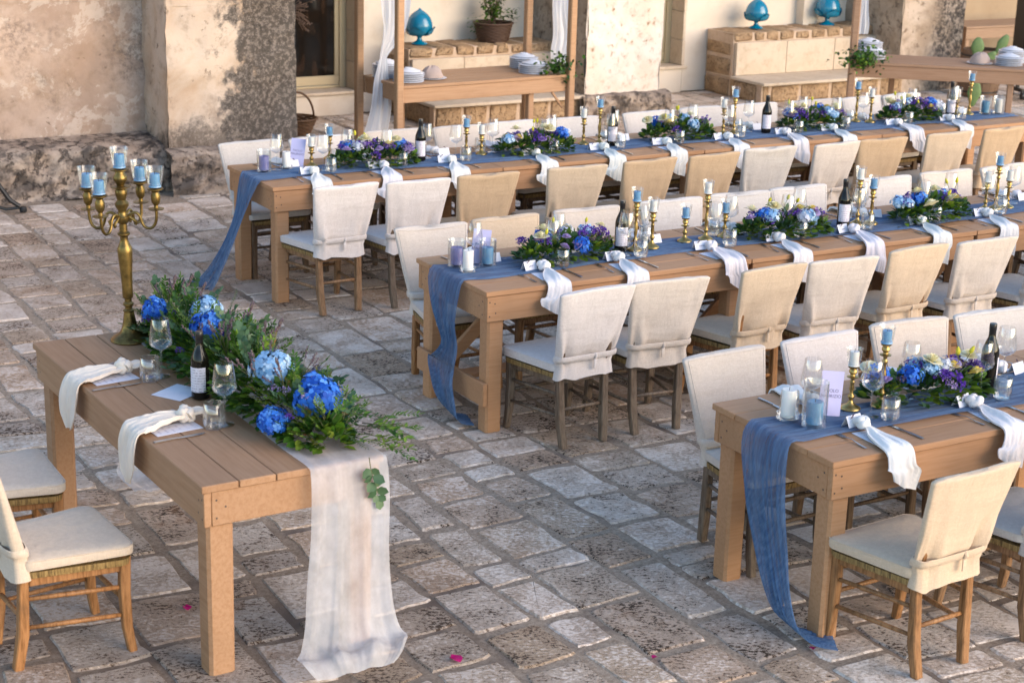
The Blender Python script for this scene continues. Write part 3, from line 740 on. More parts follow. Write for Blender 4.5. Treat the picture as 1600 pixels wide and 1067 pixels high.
for T in 'ABC':
    for nm, D in (('near', NEAR), ('far', FAR)):
        xs, lc, wc = D[T]
        for i, x in enumerate(xs):
            if nm == 'near':
                y = TY[T]-.335+.23+(0 if T == 'A' else .02)+rngc.uniform(-.015, .015); y = TY[T]-.13+rngc.uniform(-.03, .03); rz = rngc.uniform(-.09, .09)
                if T == 'C' and i == 0: y = TY[T]-.15
                if T == 'B' and i == 0: y = TY[T]-.11
            else:
                y = TY[T]+WT+.10+rngc.uniform(-.03, .03); rz = PI+rngc.uniform(-.09, .09)
                if i == 0: y = TY[T]+WT+.08
            kl, kw = rngc.uniform(.95, 1.05), rngc.uniform(.8, 1.2)
            place(CH[(i*2+(1 if nm == 'far' else 0)*3+ord(T)) % 8], (x, y, 0), rz, f'{ORD[i]} chair from the draped end, {LINN[lc[i]]} cover, {nm} side of the {TN[T]} table', 'chair', f'slipcovered chairs along the {TN[T]} table',
                  {'linen': tuple(c_*kl for c_ in LIN[lc[i]]), 'wood': tuple(c_*kw for c_ in WOD[wc[i]])})
place(CH[1], (-.225, .055, 0), -PI/2+.06, 'honey wood chair with beige cover, nearer the pale trailing cloth end of the garland table', 'chair', 'chairs at the garland table', {'linen': (.66, .54, .42), 'wood': (.36, .14, .03)})
place(CH[3], (-.245, .80, 0), -PI/2-.03, 'honey wood chair with beige seat, nearer the candelabra end of the garland table', 'chair', 'chairs at the garland table', {'linen': (.66, .56, .46), 'wood': (.35, .135, .03)})

# ================================================================== RUNNERS
def cloth(frames, NU=34, rows=110, nf=8, seed=1, tex=1.):
    """frames: (centre, half-width vector, normal, fold amplitude)"""
    P = []
    C_ = [Vector(f[0]) for f in frames]; W_ = [Vector(f[1]) for f in frames]; N_ = [Vector(f[2]) for f in frames]; A_ = [f[3] for f in frames]
    # arclength-ish spacing
    d = [0]
    for i in range(1, len(C_)): d.append(d[-1]+max(.01, (C_[i]-C_[i-1]).length))
    tot = d[-1]
    for r in range(rows+1):
        s = r/rows*tot; i = 0
        while i < len(d)-2 and d[i+1] < s: i += 1
        t = (i+(s-d[i])/(d[i+1]-d[i]))/(len(d)-1)
        c, w_, n = crom(C_, t), crom(W_, t), crom(N_, t); a = max(0, crom(A_, t)); n.normalize()
        row = []
        for j in range(NU+1):
            u = j/NU*2-1
            ph = u*nf*PI/1.0+1.4*nz(u*2, s*1.2, seed)+seed
            f = a*(.5*math.sin(ph)+.8*nz(u*4.3, s*1.7, seed+3)+tex*(.75*abs(nz(u*10, s*1.3, seed+9))*1.6-.4+.3*nz(u*21, s*2, seed+1)))
            e = 1+.10*nz(s*3.1, seed, 7 if u > 0 else 2)*abs(u)
            row.append(c+w_*u*e+n*(f+a*.9))
        P.append(row)
    m = MB(); m.grid(P); return m
Zt = .7735
def tbl_frames(y, x1, hw):
    fr = []; x = x1; i = 0
    while x > X0+.12:
        fr.append(((x, y+.02*math.sin(x*1.7+y), Zt), (0, hw*(1+.12*math.sin(x*2.3+y)), 0), (0, 0, 1), .0085)); x -= .3
    fr.append(((X0+.05, y, Zt), (0, hw, 0), (0, 0, 1), .007)); return fr
rA = tbl_frames(AY+.36, X0+LT*4-.02, .155)
rA += [((2.368, 4.48, Zt-.001), (0, .155, 0), (-.7, 0, .7), .008), ((2.345, 4.49, .70), (.01, .145, 0), (-1, 0, .1), .012), ((2.30, 4.51, .52), (.03, .13, 0), (-1, 0, .1), .014),
       ((2.235, 4.55, .32), (.03, .12, 0), (-1, -.2, .2), .016), ((2.16, 4.62, .12), (.02, .125, .01), (-1, -.3, .3), .018), ((2.12, 4.69, .025), (.0, .14, 0), (-.6, 0, .8), .014), ((2.09, 4.76, .006), (-.02, .15, 0), (0, 0, 1), .012)]
rB = tbl_frames(BY+.40, X0+LT*4, .16)
rB += [((2.366, 1.79, Zt-.001), (0, .175, 0), (-.7, 0, .7), .008), ((2.343, 1.78, .70), (0, .165, 0), (-1, 0, 0), .012), ((2.33, 1.74, .55), (0, .115, 0), (-1, 0, 0), .014), ((2.345, 1.70, .42), (0, .085, 0), (-1, 0, 0), .016),
       ((2.33, 1.74, .32), (.0, .12, 0), (-1, 0, .4), .014), ((2.335, 1.79, .282), (.0, .15, 0), (-.4, 0, .9), .012), ((2.322, 1.74, .22), (0, .12, 0), (-1, 0, .2), .014), ((2.32, 1.68, .12), (0, .10, 0), (-1, 0, .1), .014), ((2.345, 1.64, .03), (.02, .09, 0), (-.7, 0, .7), .012), ((2.42, 1.61, .006), (.02, .08, 0), (0, 0, 1), .012)]
rC = tbl_frames(CY+.37, X0+LT*3, .15)
rC += [((2.366, -.935, Zt-.001), (0, .135, 0), (-.7, 0, .7), .008), ((2.342, -.94, .70), (0, .14, 0), (-1, 0, 0), .013), ((2.335, -.975, .5), (0, .125, 0), (-1, 0, 0), .016), ((2.335, -1.04, .32), (.0, .10, 0), (-1, 0, .05), .018),
       ((2.325, -1.11, .17), (.0, .085, 0), (-1, 0, .1), .018), ((2.33, -1.17, .06), (.01, .09, 0), (-.8, 0, .4), .016), ((2.36, -1.235, .012), (.02, .085, 0), (-.3, 0, 1), .014), ((2.44, -1.33, .006), (.04, .07, 0), (0, 0, 1), .012)]
for f, T, sd_, extra in ((rA, 'A', 1., 'trailing sideways to the paving'), (rB, 'B', 2., 'caught on the low board'), (rC, 'C', 3., 'hanging to the paving')):
    place(S('table_runner', cloth(f, 40, 230, 9, sd_).mesh('table_runner', 'blue_gauze', 0)), (0, 0, 0), 0, f'dusty blue gauze runner along the {TN[T]} table, its end {extra}', 'table runner', 'blue gauze table runners')
rD = []
def dfr(u, v, z, wu, n, a, wv=0.): q = DP(u, v, z); e = Vector((math.cos(DA)*wu-math.sin(DA)*wv, math.sin(DA)*wu+math.cos(DA)*wv, 0)); return (q, e, n, a)
rD += [dfr(.60, DL-.15, .012, .20, (0, 0, 1), .02), dfr(.60, DL+.08, .012, .20, (0, .3, 1), .02), dfr(.60, DL+.10, .12, .17, (0, 1, 0), .014), dfr(.59, DL+.05, .45, .16, (0, 1, 0), .012), dfr(.585, DL+.022, .74, .16, (0, 1, 0), .006), dfr(.585, DL-.01, Zt-.001, .16, (0, .5, 1), .003)]
for i in range(8): rD.append(dfr(.575, DL-.2-i*.22, Zt, .155, (0, 0, 1), .003))
rD += [dfr(.575, .012, Zt-.001, .158, (0, -.5, 1), .003), dfr(.575, -.024, .745, .160, (0, -1, .2), .004), dfr(.575, -.035, .62, .163, (0, -1, 0), .008), dfr(.568, -.045, .42, .17, (0, -1, 0), .011), dfr(.555, -.06, .2, .185, (0, -1, 0), .014),
       dfr(.54, -.085, .09, .215, (0, -1, .4), .022), dfr(.53, -.125, .05, .24, (0, -.5, 1), .03), dfr(.52, -.17, .045, .225, (0, -.3, 1), .034), dfr(.515, -.20, .02, .19, (0, -.5, 1), .024), dfr(.51, -.215, .006, .16, (0, -.4, 1), .01)]
place(S('table_runner', cloth(rD, 64, 260, 3, 4., .3).mesh('table_runner', 'white_gauze', 0)), (0, 0, 0), 0, 'sheer white cloth under the garland, pooling on the paving at the table end', 'table runner')

# ================================================================== TABLEWARE PROTOTYPES
def lathe_mesh(name, prof, mat, n=20): m = MB(); m.lathe(prof, n); return m.mesh(name, mat, 40)
WG = lathe_mesh('wine_glass', [(.0005, .002), (.034, .002), (.036, .004), (.012, .008), (.0045, .014), (.0036, .05), (.0038, .105), (.006, .112), (.022, .120), (.042, .134), (.0465, .146), (.0455, .16), (.040, .20), (.034, .242), (.0335, .243)], 'glass', 24)
TUM = lathe_mesh('tumbler', [(.0005, .004), (.030, .004), (.033, .001), (.036, .006), (.041, .025), (.0415, .04), (.037, .095), (.0362, .096), (.0355, .093), (.039, .04), (.034, .012), (.0005, .010)], 'glass', 24)
CUP = lathe_mesh('glass_cup', [(.0005, .001), (.015, .002), (.022, .006), (.027, .02), (.031, .05), (.034, .078), (.0345, .079)], 'glass', 20)
CYL = lathe_mesh('glass_cylinder', [(.0005, .003), (.048, .003), (.0505, .001), (.0505, .15), (.0495, .151), (.0485, .149), (.0485, .009), (.0005, .009)], 'glass', 28)
DISH = lathe_mesh('glass_dish', [(.0005, .002), (.042, .002), (.047, .006), (.048, .028), (.047, .03), (.044, .028), (.042, .012), (.0005, .010)], 'glass', 24)
def candle(r, h, mat, drip=0.):
    m = MB(); pr = [(.0005, 0), (r, .0005)] if not drip else [(.0005, 0), (r*drip, .001), (r*drip*.96, h*.16), (r*1.03, h*.2)]
    m.lathe(pr+[(r, h*.5), (r, h-.003), (r*.94, h), (r*.5, h-.003), (.0005, h-.004)], 18)
    k = MB(); k.tube([(0, 0, h-.004), (.0006, 0, h+.004), (.002, .001, h+.010)], .0011, 5)
    return S('candle', m.mesh('candle', mat, 45), [S('wick', k.mesh('wick', 'wick'))])
CANDLE = {('s', 'blue'): candle(.020, .055, 'wax_blue', 1.25), ('s', 'white'): candle(.0195, .062, 'wax_white', 1.2),
          ('p', 'white'): candle(.030, .115, 'wax_white'), ('p', 'blue'): candle(.0335, .092, 'wax_blue'), ('p', 'purple'): candle(.034, .095, 'wax_purple'), ('p', 'teal'): candle(.033, .095, 'wax_teal'), ('v', 'white'): candle(.018, .03, 'wax_white')}
def stick(h, seed):
    b_ = [(.0005, 0), (.040, 0), (.043, .004), (.041, .009), (.030, .015), (.018, .022), (.011, .032), (.0085, .04)]
    t_ = h-.012
    mid = [(.0085, .045), (.014, .052), (.014, .06), (.008, .068), (.0065, .075)]
    if h > .24: mid += [(.0105, .10), (.013, .125), (.009, .15), (.007, h-.085), (.012, h-.078), (.012, h-.07), (.007, h-.062)]
    elif h > .17: mid += [(.011, .09), (.008, h-.075), (.012, h-.068), (.007, h-.06)]
    top = [(.010, h-.05), (.024, h-.047), (.025, h-.044), (.011, h-.040), (.010, h-.034), (.017, h-.026), (.017, h-.016), (.012, h-.010), (.021, h-.004), (.022, h), (.0005, h)]
    return lathe_mesh('candlestick', b_+mid+top, 'brass', 22)
STK = {h: stick(h, 1) for h in (.14, .19, .265)}
def bottle_spec():
    m = MB(); m.lathe([(.0005, .004), (.030, .0), (.037, .006), (.0375, .155), (.036, .172), (.024, .205), (.0165, .222), (.0145, .24)], 26)
    c_ = MB(); c_.lathe([(.0150, .238), (.0155, .2385), (.0152, .256), (.0162, .258), (.0160, .282), (.0145, .285), (.0005, .285)], 22)
    l = MB(); P = []
    for z in (.035, .07, .105, .14): P.append([(.0379*math.cos(a), .0379*math.sin(a), z) for a in (R_(-90+d) for d in range(-62, 63, 6))])
    l.grid(P)
    l2 = MB(); l2.grid([[(.0379*math.cos(a), .0379*math.sin(a), z) for a in (R_(-90+d) for d in range(120, 165, 6))] for z in (.035, .09, .135)])
    return S('wine_bottle', m.mesh('wine_bottle', 'bottle_glass', 40), [S('cap', c_.mesh('cap', 'foil_cap', 40)), S('label', l.mesh('label', 'label', 0)), S('back_label', l2.mesh('back_label', 'label', 0))])
BOT = bottle_spec()
def menu_mesh():
    m = MB(); m.box(-.05, .05, -.075, .075, 0, .0016, .0004); return m.mesh('menu_sheet', 'menu')
MENU = menu_mesh()
def fork_mesh():
    m = MB()
    def strip(P, w_, t_=.0018): m.sqbar(P, [(a, t_) for a in w_])
    strip([(0, -.095, .003), (0, -.05, .004), (0, .0, .010), (0, .035, .004), (0, .05, .003)], [.011, .009, .0045, .010, .020])
    for i in range(4): strip([((i-1.5)*.0058, .049, .003), ((i-1.5)*.0058, .075, .003), ((i-1.5)*.0056, .098, .007)], [.0036, .0032, .0018])
    return m.mesh('fork', 'steel', 40)
def knife_mesh():
    m = MB(); m.sqbar([(0, -.105, .003), (0, -.05, .004), (0, -.005, .004)], [(.012, .005), (.010, .005), (.008, .004)])
    m.sqbar([(.001, -.006, .003), (.002, .04, .003), (.002, .09, .003), (-.004, .112, .003)], [(.012, .0016), (.018, .0016), (.016, .0016), (.003, .001)]); return m.mesh('knife', 'steel', 40)
FORK, KNIFE = fork_mesh(), knife_mesh()
def name_card(seed):
    rng = random.Random(seed); m = MB(); hw, h, d = .042, .046, .022
    for s in (-1, 1):
        m.add([(-hw, s*d, 0), (hw, s*d, 0), (hw, 0, h), (-hw, 0, h), (-hw, s*d+s*-.0012, 0), (hw, s*d-s*.0012, 0), (hw, 0, h-.002), (-hw, 0, h-.002)],
              [(0, 1, 2, 3) if s < 0 else (3, 2, 1, 0), (4, 7, 6, 5) if s < 0 else (5, 6, 7, 4), (0, 4, 5, 1), (1, 5, 6, 2), (3, 7, 4, 0)])
    ink = MB(); pts = []
    for i in range(16):
        t = i/15; z = .020+.006*math.sin(i*2.1+seed)*rng.uniform(.4, 1); x = -.016+.034*t
        pts.append((x, -d*(1-z/h)-.0009, z))
    ink.tube(pts, .0006, 4)
    sp = MB(); sp.tube([(-.028, -.012, .036), (-.022, -.014, .045), (-.014, -.010, .054)], .0009, 4, 0)
    for i in range(9): sp.blob((-.026+.002*i+rng.uniform(-.003, .003), -.014, .040+.0018*i), .0032, 1, rng.random())
    return S('name_card', m.mesh('name_card', 'paper', 20), [S('handwriting', ink.mesh('handwriting', 'ink')), S('dried_sprig', sp.mesh('dried_sprig', ['stem_brown', 'petal_dry']))])
NC = [name_card(i) for i in (1, 2, 3)]
def napkin_spec(seed, edge=True, drop=.15):
    rng = random.Random(seed); m = MB()
    sx = rng.uniform(-.05, -.01); ex = sx+rng.uniform(-.04, .03); ky = .225
    path = [(0, ky+.01, .026), (0, ky-.035, .022), (sx*.3, .14, .014), (sx*.7, .06, .012), (sx, .0, .010), (sx, -.022, -.008), (sx+.2*(ex-sx), -.030, -.06), (ex, -.034, -drop*.6), (ex, -.032, -drop)]
    half = [.014, .020, .042, .060, .066, .068, .075, .086, .076]; fold = [.004, .006, .010, .012, .008, .008, .014, .018, .018]
    NR, NU = 60, 40; rings = []
    for r in range(NR+1):
        t = r/NR; c_ = crom([Vector(p) for p in path], t); d = (crom([Vector(p) for p in path], min(1, t+.02))-crom([Vector(p) for p in path], max(0, t-.02))).normalized()
        sd_ = Vector((1, 0, 0)); n = sd_.cross(d).normalized()*-1
        if n.z < -.1 or (abs(n.z) <= .5 and n.y > 0): n = -n
        hw = crom(half, t); fa = crom(fold, t); top = []; bot = []
        for j in range(NU+1):
            u = j/NU*2-1
            f = fa*(.55*math.sin(u*3.4+seed*1.7+t*2)+1.0*nz(u*1.8, t*2.6, seed)+1.0*abs(nz(u*2.6+t*2, t*1.6-u, seed+4))-.4)
            sk = d*((.045*(u*.8-.25*abs(u)))*max(0, (t-.7)/.3))
            p = c_+sd_*(hw*u)+sk
            top.append(p+n*(f+.004+fa*.7)); bot.append(p+n*(f+fa*.7-.001 if t > .62 else f*.6))
        rings.append(top+bot[::-1])
    m.loft(rings)
    kn = MB(); pts = []
    for i in range(33):
        a = 2*PI*i/32; q = .0135+.0055*math.cos(3*a)
        pts.append((q*math.cos(2*a)*1.05, ky+.005+q*math.sin(2*a)*1.3, .036+.010*math.sin(3*a)))
    kn.tube(pts, [.0165+.003*math.sin(i*1.3+seed) for i in range(33)], 9)
    kn.tube([(0, ky+.02, .03), (.006*math.sin(seed*3), ky+.032, .032), (.012*math.sin(seed*5), ky+.052, .028), (.02*math.sin(seed*5), ky+.062, .022)], [.018, .020, .014, .003], 9)
    kn.v = [tuple(Vector(v)+Vector((nz(v[0]*60, v[1]*60, seed), nz(v[1]*60, v[2]*60, seed+3), nz(v[2]*60, v[0]*60, seed+7)))*.0035) for v in kn.v]
    return S('napkin', m.mesh('napkin', 'napkin', 70), [S('knot', kn.mesh('knot', 'napkin', 70), ck=None)])
NAP = [napkin_spec(s) for s in (1, 2, 3, 4)]
NAPCOL = {None: (.80, .76, .72)}
# ------------------------------------------------------------------ flowers
def hydrangea(seed, R, mat, n=90, flat=.8):
    rng = random.Random(seed); m = MB()
    for i in range(n):
        z = 1-1.55*(i+.5)/n; a = i*2.399963+rng.uniform(-.2, .2); q = math.sqrt(max(0, 1-z*z))
        d = Vector((q*math.cos(a), q*math.sin(a), z)); c_ = Vector((d.x, d.y, d.z*flat))*R*rng.uniform(.78, 1.12)*(1+.22*nz(d.x*1.7+seed, d.y*1.7, d.z*1.7))
        t1 = d.cross(Vector((.2, .7, .4))).normalized(); t2 = d.cross(t1); s = R*rng.uniform(.22, .31); ph = rng.uniform(0, PI/2); rn = min(1, max(.02, rng.gauss(.42, .3)+.35*nz(d.x*2+seed*3, d.y*2, d.z*2)))
        d = (d+Vector((rng.uniform(-.4, .4), rng.uniform(-.4, .4), rng.uniform(-.4, .4)))).normalized(); t1 = d.cross(t2).normalized(); t2 = d.cross(t1)
        for k in range(4):
            aa = ph+k*PI/2; u = t1*math.cos(aa)+t2*math.sin(aa); v = t2*math.cos(aa)-t1*math.sin(aa)
            m.add([c_, c_+u*s*.5+v*s*.42+d*s*.10, c_+u*s*1.0+v*s*.22+d*s*.02, c_+u*s*1.0-v*s*.22+d*s*.02, c_+u*s*.5-v*s*.42+d*s*.10], [(0, 1, 4), (1, 2, 3, 4)], 0, min(1, max(.02, rn+rng.uniform(-.1, .1))))
    core = [(math.cos(k)*R*.6, math.sin(k)*R*.6) for k in (j*PI/4 for j in range(8))]
    m.loft([[(x*f, y*f, z*R*flat) for x, y in core] for f, z in ((.4, -.7), (1, -.4), (1.1, .1), (.7, .6))], 0, True, True, .05)
    return m.mesh('hydrangea', mat, 0)
def rose(seed, R, mat):
    rng = random.Random(seed); m = MB()
    for L, (n, op, h) in enumerate(((3, .12, 1.0), (5, .40, .95), (6, .78, .75), (6, 1.1, .5))):
        for i in range(n):
            a0 = 2*PI*(i+.5*L)/n+rng.uniform(-.2, .2); P = []
            for v in range(4):
                row = []; t = v/3
                for u in (-1, -.5, 0, .5, 1):
                    a = a0+u*(1.05 if L else 1.3)*PI/n*1.25
                    r = R*(.12+op*(t**1.4)*(1+.12*t*t)); z = R*(h*t*1.1-.10*(abs(u)**2)*t-(.15*t*t*L/2))
                    row.append((r*math.cos(a), r*math.sin(a), z+.03*R*nz(a*3, t*3, seed)))
                P.append(row)
            b0 = len(m.v); m.grid(P); rn = rng.uniform(.02, 1)
            for k in range(b0, len(m.v)): m.r[k] = rn*.7+.3*(L/3)
    return m.mesh('rose', mat, 0)
def statice(seed, R, mat, n=55):
    rng = random.Random(seed); m = MB()
    for i in range(n):
        d = Vector((rng.gauss(0, 1), rng.gauss(0, 1), abs(rng.gauss(0, 1))+.1)).normalized(); c_ = d*R*rng.uniform(.5, 1)
        rn = rng.uniform(.02, 1); s = R*.19
        for k in range(3):
            u = (d+Vector((rng.uniform(-1, 1), rng.uniform(-1, 1), rng.uniform(-1, 1)))*.9).normalized(); v = u.cross(Vector((rng.uniform(-1, 1), .4, rng.uniform(-1, 1)))).normalized()
            m.add([c_, c_+u*s+v*s*.5, c_+u*s*1.2, c_+u*s-v*s*.5], [(0, 1, 2, 3)], 0, rn)
    return m.mesh('statice', mat, 0)
def bud(mat):
    m = MB(); m.tube([(0, 0, -.05), (.003, 0, -.02), (0, 0, 0)], .0012, 5, 0); m.lathe([(.0005, -.002), (.006, .004), (.0075, .012), (.005, .022), (.001, .027)], 8, 1, rnd=.5); return m.mesh('bud', ['stem', mat])
def foliage(seed, L, W, H, n, mats, ls=(.035, .06), big=0):
    rng = random.Random(seed); m = MB()
    for i in range(n):
        t = rng.uniform(-1, 1); e = math.sqrt(max(.05, 1-t*t*.85)); a = rng.uniform(.0, PI)
        d = Vector((t*.5+rng.gauss(0, .35), math.cos(a), math.sin(a)*.8)).normalized()
        p = Vector((t*L/2*.9, math.cos(a)*W/2*e*rng.uniform(.35, .85), .012+math.sin(a)*H*e*rng.uniform(.3, .85)))
        l = rng.uniform(*ls); n_ = Vector((rng.gauss(0, .4), rng.gauss(0, .4), 1))
        d.z = max(d.z, (.004-p.z)/l+.1)
        m.leaf(p, d, n_, l, l*rng.uniform(.5, .8), rng.randrange(len(mats)), rng.uniform(.02, 1), rng.uniform(.05, .3))
    return m.mesh('foliage', mats, 0)
HYB = [hydrangea(1, .045, 'petal_blue', 46), hydrangea(2, .04, 'petal_blue', 40)]
HYP = [hydrangea(3, .04, 'petal_pale', 40)]; HYW = [hydrangea(4, .04, 'petal_white', 40)]
RC = [rose(1, .030, 'petal_cream'), rose(2, .028, 'petal_cream')]; RY = [rose(3, .027, 'petal_yellow')]; RL = [rose(4, .018, 'petal_lilac')]
ST = [statice(1, .04, 'petal_purple'), statice(2, .034, 'petal_purple')]; SL = [statice(3, .03, 'petal_lilac', 40), statice(6, .03, 'petal_dry', 40)]
BUD = bud('bud_yellow')
FOL = [foliage(i, .66, .28, .15, 520, ['leaf_dark', 'leaf_green', 'leaf_bright', 'leaf_grey']) for i in (1, 2)]
def big_leaf():
    m = MB(); P = []
    for i in range(8):
        t = i/7; w_ = .055*math.sin(PI*min(1, t*.93+.04))**.75
        P.append([(u*w_, t*.16, .03*math.sin(t*2.6)-.012*t*t*4*.4+.014*abs(u)*1.0) for u in (-1, -.5, 0, .5, 1)])
    m.grid(P); m.r = [.25]*len(m.v); return m.mesh('broad_leaf', 'leaf_dark', 0)
BIGL = big_leaf()
def arrangement(seed, Lx=.62):
    rng = random.Random(seed); k = [S('foliage', FOL[seed % 2], kind='stuff', scale=(Lx/.62, 1, 1))]
    def put(ms, name, n, zr=(.055, .105), sc=(1.1, 1.45)):
        for i in range(n):
            t = rng.uniform(-.42, .42)*Lx; e = math.sqrt(max(.1, 1-(t/(Lx*.5))**2)); y = rng.uniform(-.115, .10)*e
            z = lerp(zr[0], zr[1], e)*(1-.45*(abs(y)/.115)**2)*1.42+.014
            k.append(S(name, rng.choice(ms), loc=(t, y, z), rot=(rng.uniform(-.3, .3)-y*5, rng.uniform(-.3, .3)+t*.8, rng.uniform(0, 6)), scale=rng.uniform(*sc)))
    put(HYB, 'hydrangea', 2, (.05, .09), (1., 1.35)); put(HYP+HYW, 'hydrangea', rng.choice((2, 3)), (.05, .095), (.95, 1.3)); put(RC, 'rose', 4, (.075, .115), (.95, 1.25)); put(RY, 'rose', 2, (.06, .1), (.9, 1.2)); put(ST, 'statice', 8, (.045, .085), (.9, 1.3)); put(SL, 'statice', 6, (.04, .08), (.9, 1.2)); put(RL, 'rose', 4, (.05, .1))
    put([BUD], 'bud', 3, (.11, .14))
    for i in range(5): k.append(S('broad_leaf', BIGL, loc=(rng.uniform(-.25, .25), rng.uniform(-.05, .05), .04), rot=(rng.uniform(-.1, .5), rng.uniform(-.3, .3), rng.uniform(0, 6)), scale=rng.uniform(.6, .9)))
    return S('flower_arrangement', None, k)
for T, cs in (('A', [(3.26, 4.50), (4.50, 4.47), (5.79, 4.55), (7.04, 4.53), (8.06, 4.54)]), ('B', [(3.07, 1.765), (4.54, 1.73), (5.66, 1.715)]), ('C', [(3.21, -.90), (4.9, -.93)])):
    for i, (x, y) in enumerate(cs):
        place(arrangement(ord(T)*7+i, .60), (x, y, .782), rngc.uniform(-.1, .1), f'{ORD[i]} low mixed flower arrangement from the draped end of the {TN[T]} table', 'flowers', 'low flower arrangements on the blue runners')
# ------------------------------------------------------------------ candlesticks with glass cup and candle
ZT = .783
def lit(x, y, h, colr, lab, top=.02):
    H = min(STK, key=lambda q: abs(q-h)); sc = h/H
    place(S('candlestick', STK[H]), (x, y, ZT), rngc.uniform(0, 6), f'brass candlestick holding {lab}', 'candlestick', 'brass candlesticks on the blue runners', scale=(1, 1, sc))
    place(S('glass_cup', CUP), (x, y, ZT+h+.001), 0, f'clear glass cup round {lab}', 'glass cup', 'glass candle cups')
    place(CANDLE['s', colr], (x, y, ZT+h+.004), 0, lab, 'candle', 'small pillar candles')
STICKS = {'A': [(3.07, 4.80, .16, 'blue'), (2.86, 4.63, .13, 'white'), (4.02, 4.60, .19, 'blue'), (4.12, 4.56, .14, 'white'), (5.00, 4.62, .19, 'white'), (5.11, 4.58, .265, 'blue'), (6.21, 4.56, .20, 'white'), (6.31, 4.56, .275, 'blue'), (7.58, 4.64, .255, 'blue'), (7.66, 4.56, .20, 'white'), (8.62, 4.60, .14, 'white'), (8.71, 4.55, .275, 'blue')],
          'B': [(3.54, 1.78, .275, 'blue'), (3.66, 1.79, .205, 'white'), (3.92, 1.84, .135, 'blue'), (4.06, 1.83, .265, 'white'), (4.20, 1.84, .14, 'blue'), (5.14, 1.78, .27, 'white'), (5.22, 1.75, .215, 'blue'), (6.16, 1.76, .175, 'white'), (6.25, 1.76, .275, 'blue'), (6.35, 1.76, .17, 'white')],
          'C': [(2.83, -.87, .183, 'white'), (2.97, -.90, .27, 'blue'), (4.0, -.9, .2, 'white')]}
for T, L in STICKS.items():
    cnt = {}
    for x, y, h, cl in L:
        i = cnt.get(cl, 0); cnt[cl] = i+1
        lit(x, y, h, cl, f'{ORD[i]} small {cl} candle from the draped end of the {TN[T]} table')
# pillar candles in glass at the draped ends
def pillar_candle(x, y, cl, where, vessel='cyl', sc=1.):
    if vessel == 'cyl': place(S('glass_cylinder', CYL), (x, y, ZT), 0, f'clear glass cylinder round the {cl} pillar candle {where}', 'candle glass', 'glass candle vessels', scale=(sc, sc, sc*1.25 if sc == 1 else sc))
    else: place(S('glass_dish', DISH), (x, y, ZT), 0, f'low glass dish under the {cl} pillar candle {where}', 'glass dish', 'glass candle vessels', scale=sc)
    place(CANDLE['p', cl], (x, y, ZT+.0125*sc), 0, f'{cl} pillar candle {where}', 'candle', 'thick pillar candles', scale=sc if sc < 1 else 1)
pillar_candle(2.51, -.86, 'white', 'at the draped end of the front table', 'dish')
pillar_candle(2.555, -.97, 'blue', 'at the draped end of the front table')
pillar_candle(2.47, 1.88, 'purple', 'at the draped end of the middle table', 'cyl', .95)
pillar_candle(2.465, 1.745, 'white', 'at the draped end of the middle table', 'dish', .92)
pillar_candle(2.63, 1.83, 'blue', 'at the draped end of the middle table', 'cyl', .93)
pillar_candle(2.50, 4.58, 'purple', 'at the draped end of the rear table', 'cyl', .95)
pillar_candle(2.67, 4.61, 'white', 'at the draped end of the rear table', 'dish', .9)
pillar_candle(8.86, 4.52, 'teal', 'at the buffet end of the rear table', 'cyl', .98)
pillar_candle(8.98, 4.49, 'white', 'at the buffet end of the rear table', 'cyl', .96)
place(S('candle_glass', TUM), (3.69, 1.90, ZT), 0, 'low round glass with a tea light behind the brass sticks of the middle table', 'candle glass')
place(CANDLE['v', 'white'], (3.69, 1.90, ZT+.012), 0, 'white tea light in the low glass on the middle table', 'candle')
# leaning menu cards with names
def leaning_card(x, y, z, rz, lean, T):
    m = MB(); m.box(-.048, .048, -.001, .001, 0, .185, .0004)
    o = place(S('standing_card', m.mesh('standing_card', 'lilac_card')), (x, y, z), 0, f'tall lilac card standing among the candles at the draped end of the {TN[T]} table', 'card', 'tall lilac cards', rot=(lean, .10, rz))
    for txt, zz, s in (('PAOLO', .098, .019), ('MAURIZIO', .076, .019)):
        cu = bpy.data.curves.new('lettering', 'FONT'); cu.body = txt; cu.size = s; cu.align_x = 'CENTER'; cu.extrude = .0002; cu.materials.append(MAT['ink'])
        t0 = bpy.data.objects.new('lettering', cu); me = bpy.data.meshes.new_from_object(t0); bpy.data.objects.remove(t0); t = bpy.data.objects.new('lettering', me); COL.objects.link(t); t.parent = o; t.location = (0, -.0014, zz); t.rotation_euler = (PI/2, 0, 0)
leaning_card(2.69, -.90, ZT, -.35, -.16, 'C'); leaning_card(2.60, 1.87, ZT, -.5, -.18, 'B'); leaning_card(2.76, 4.66, ZT, -.5, -.3, 'A')
# wine bottles
for T, L in (('A', [(3.62, 4.52), (5.17, 4.50), (6.57, 4.50), (8.49, 4.54)]), ('B', [(3.46, 1.80), (5.02, 1.77)]), ('C', [(3.57, -.90)])):
    for i, (x, y) in enumerate(L):
        place(BOT, (x, y, ZT), (-.45 if T != 'C' else 1.35), f'{ORD[i]} dark wine bottle from the draped end of the {TN[T]} table', 'wine bottle', 'wine bottles on the long tables')
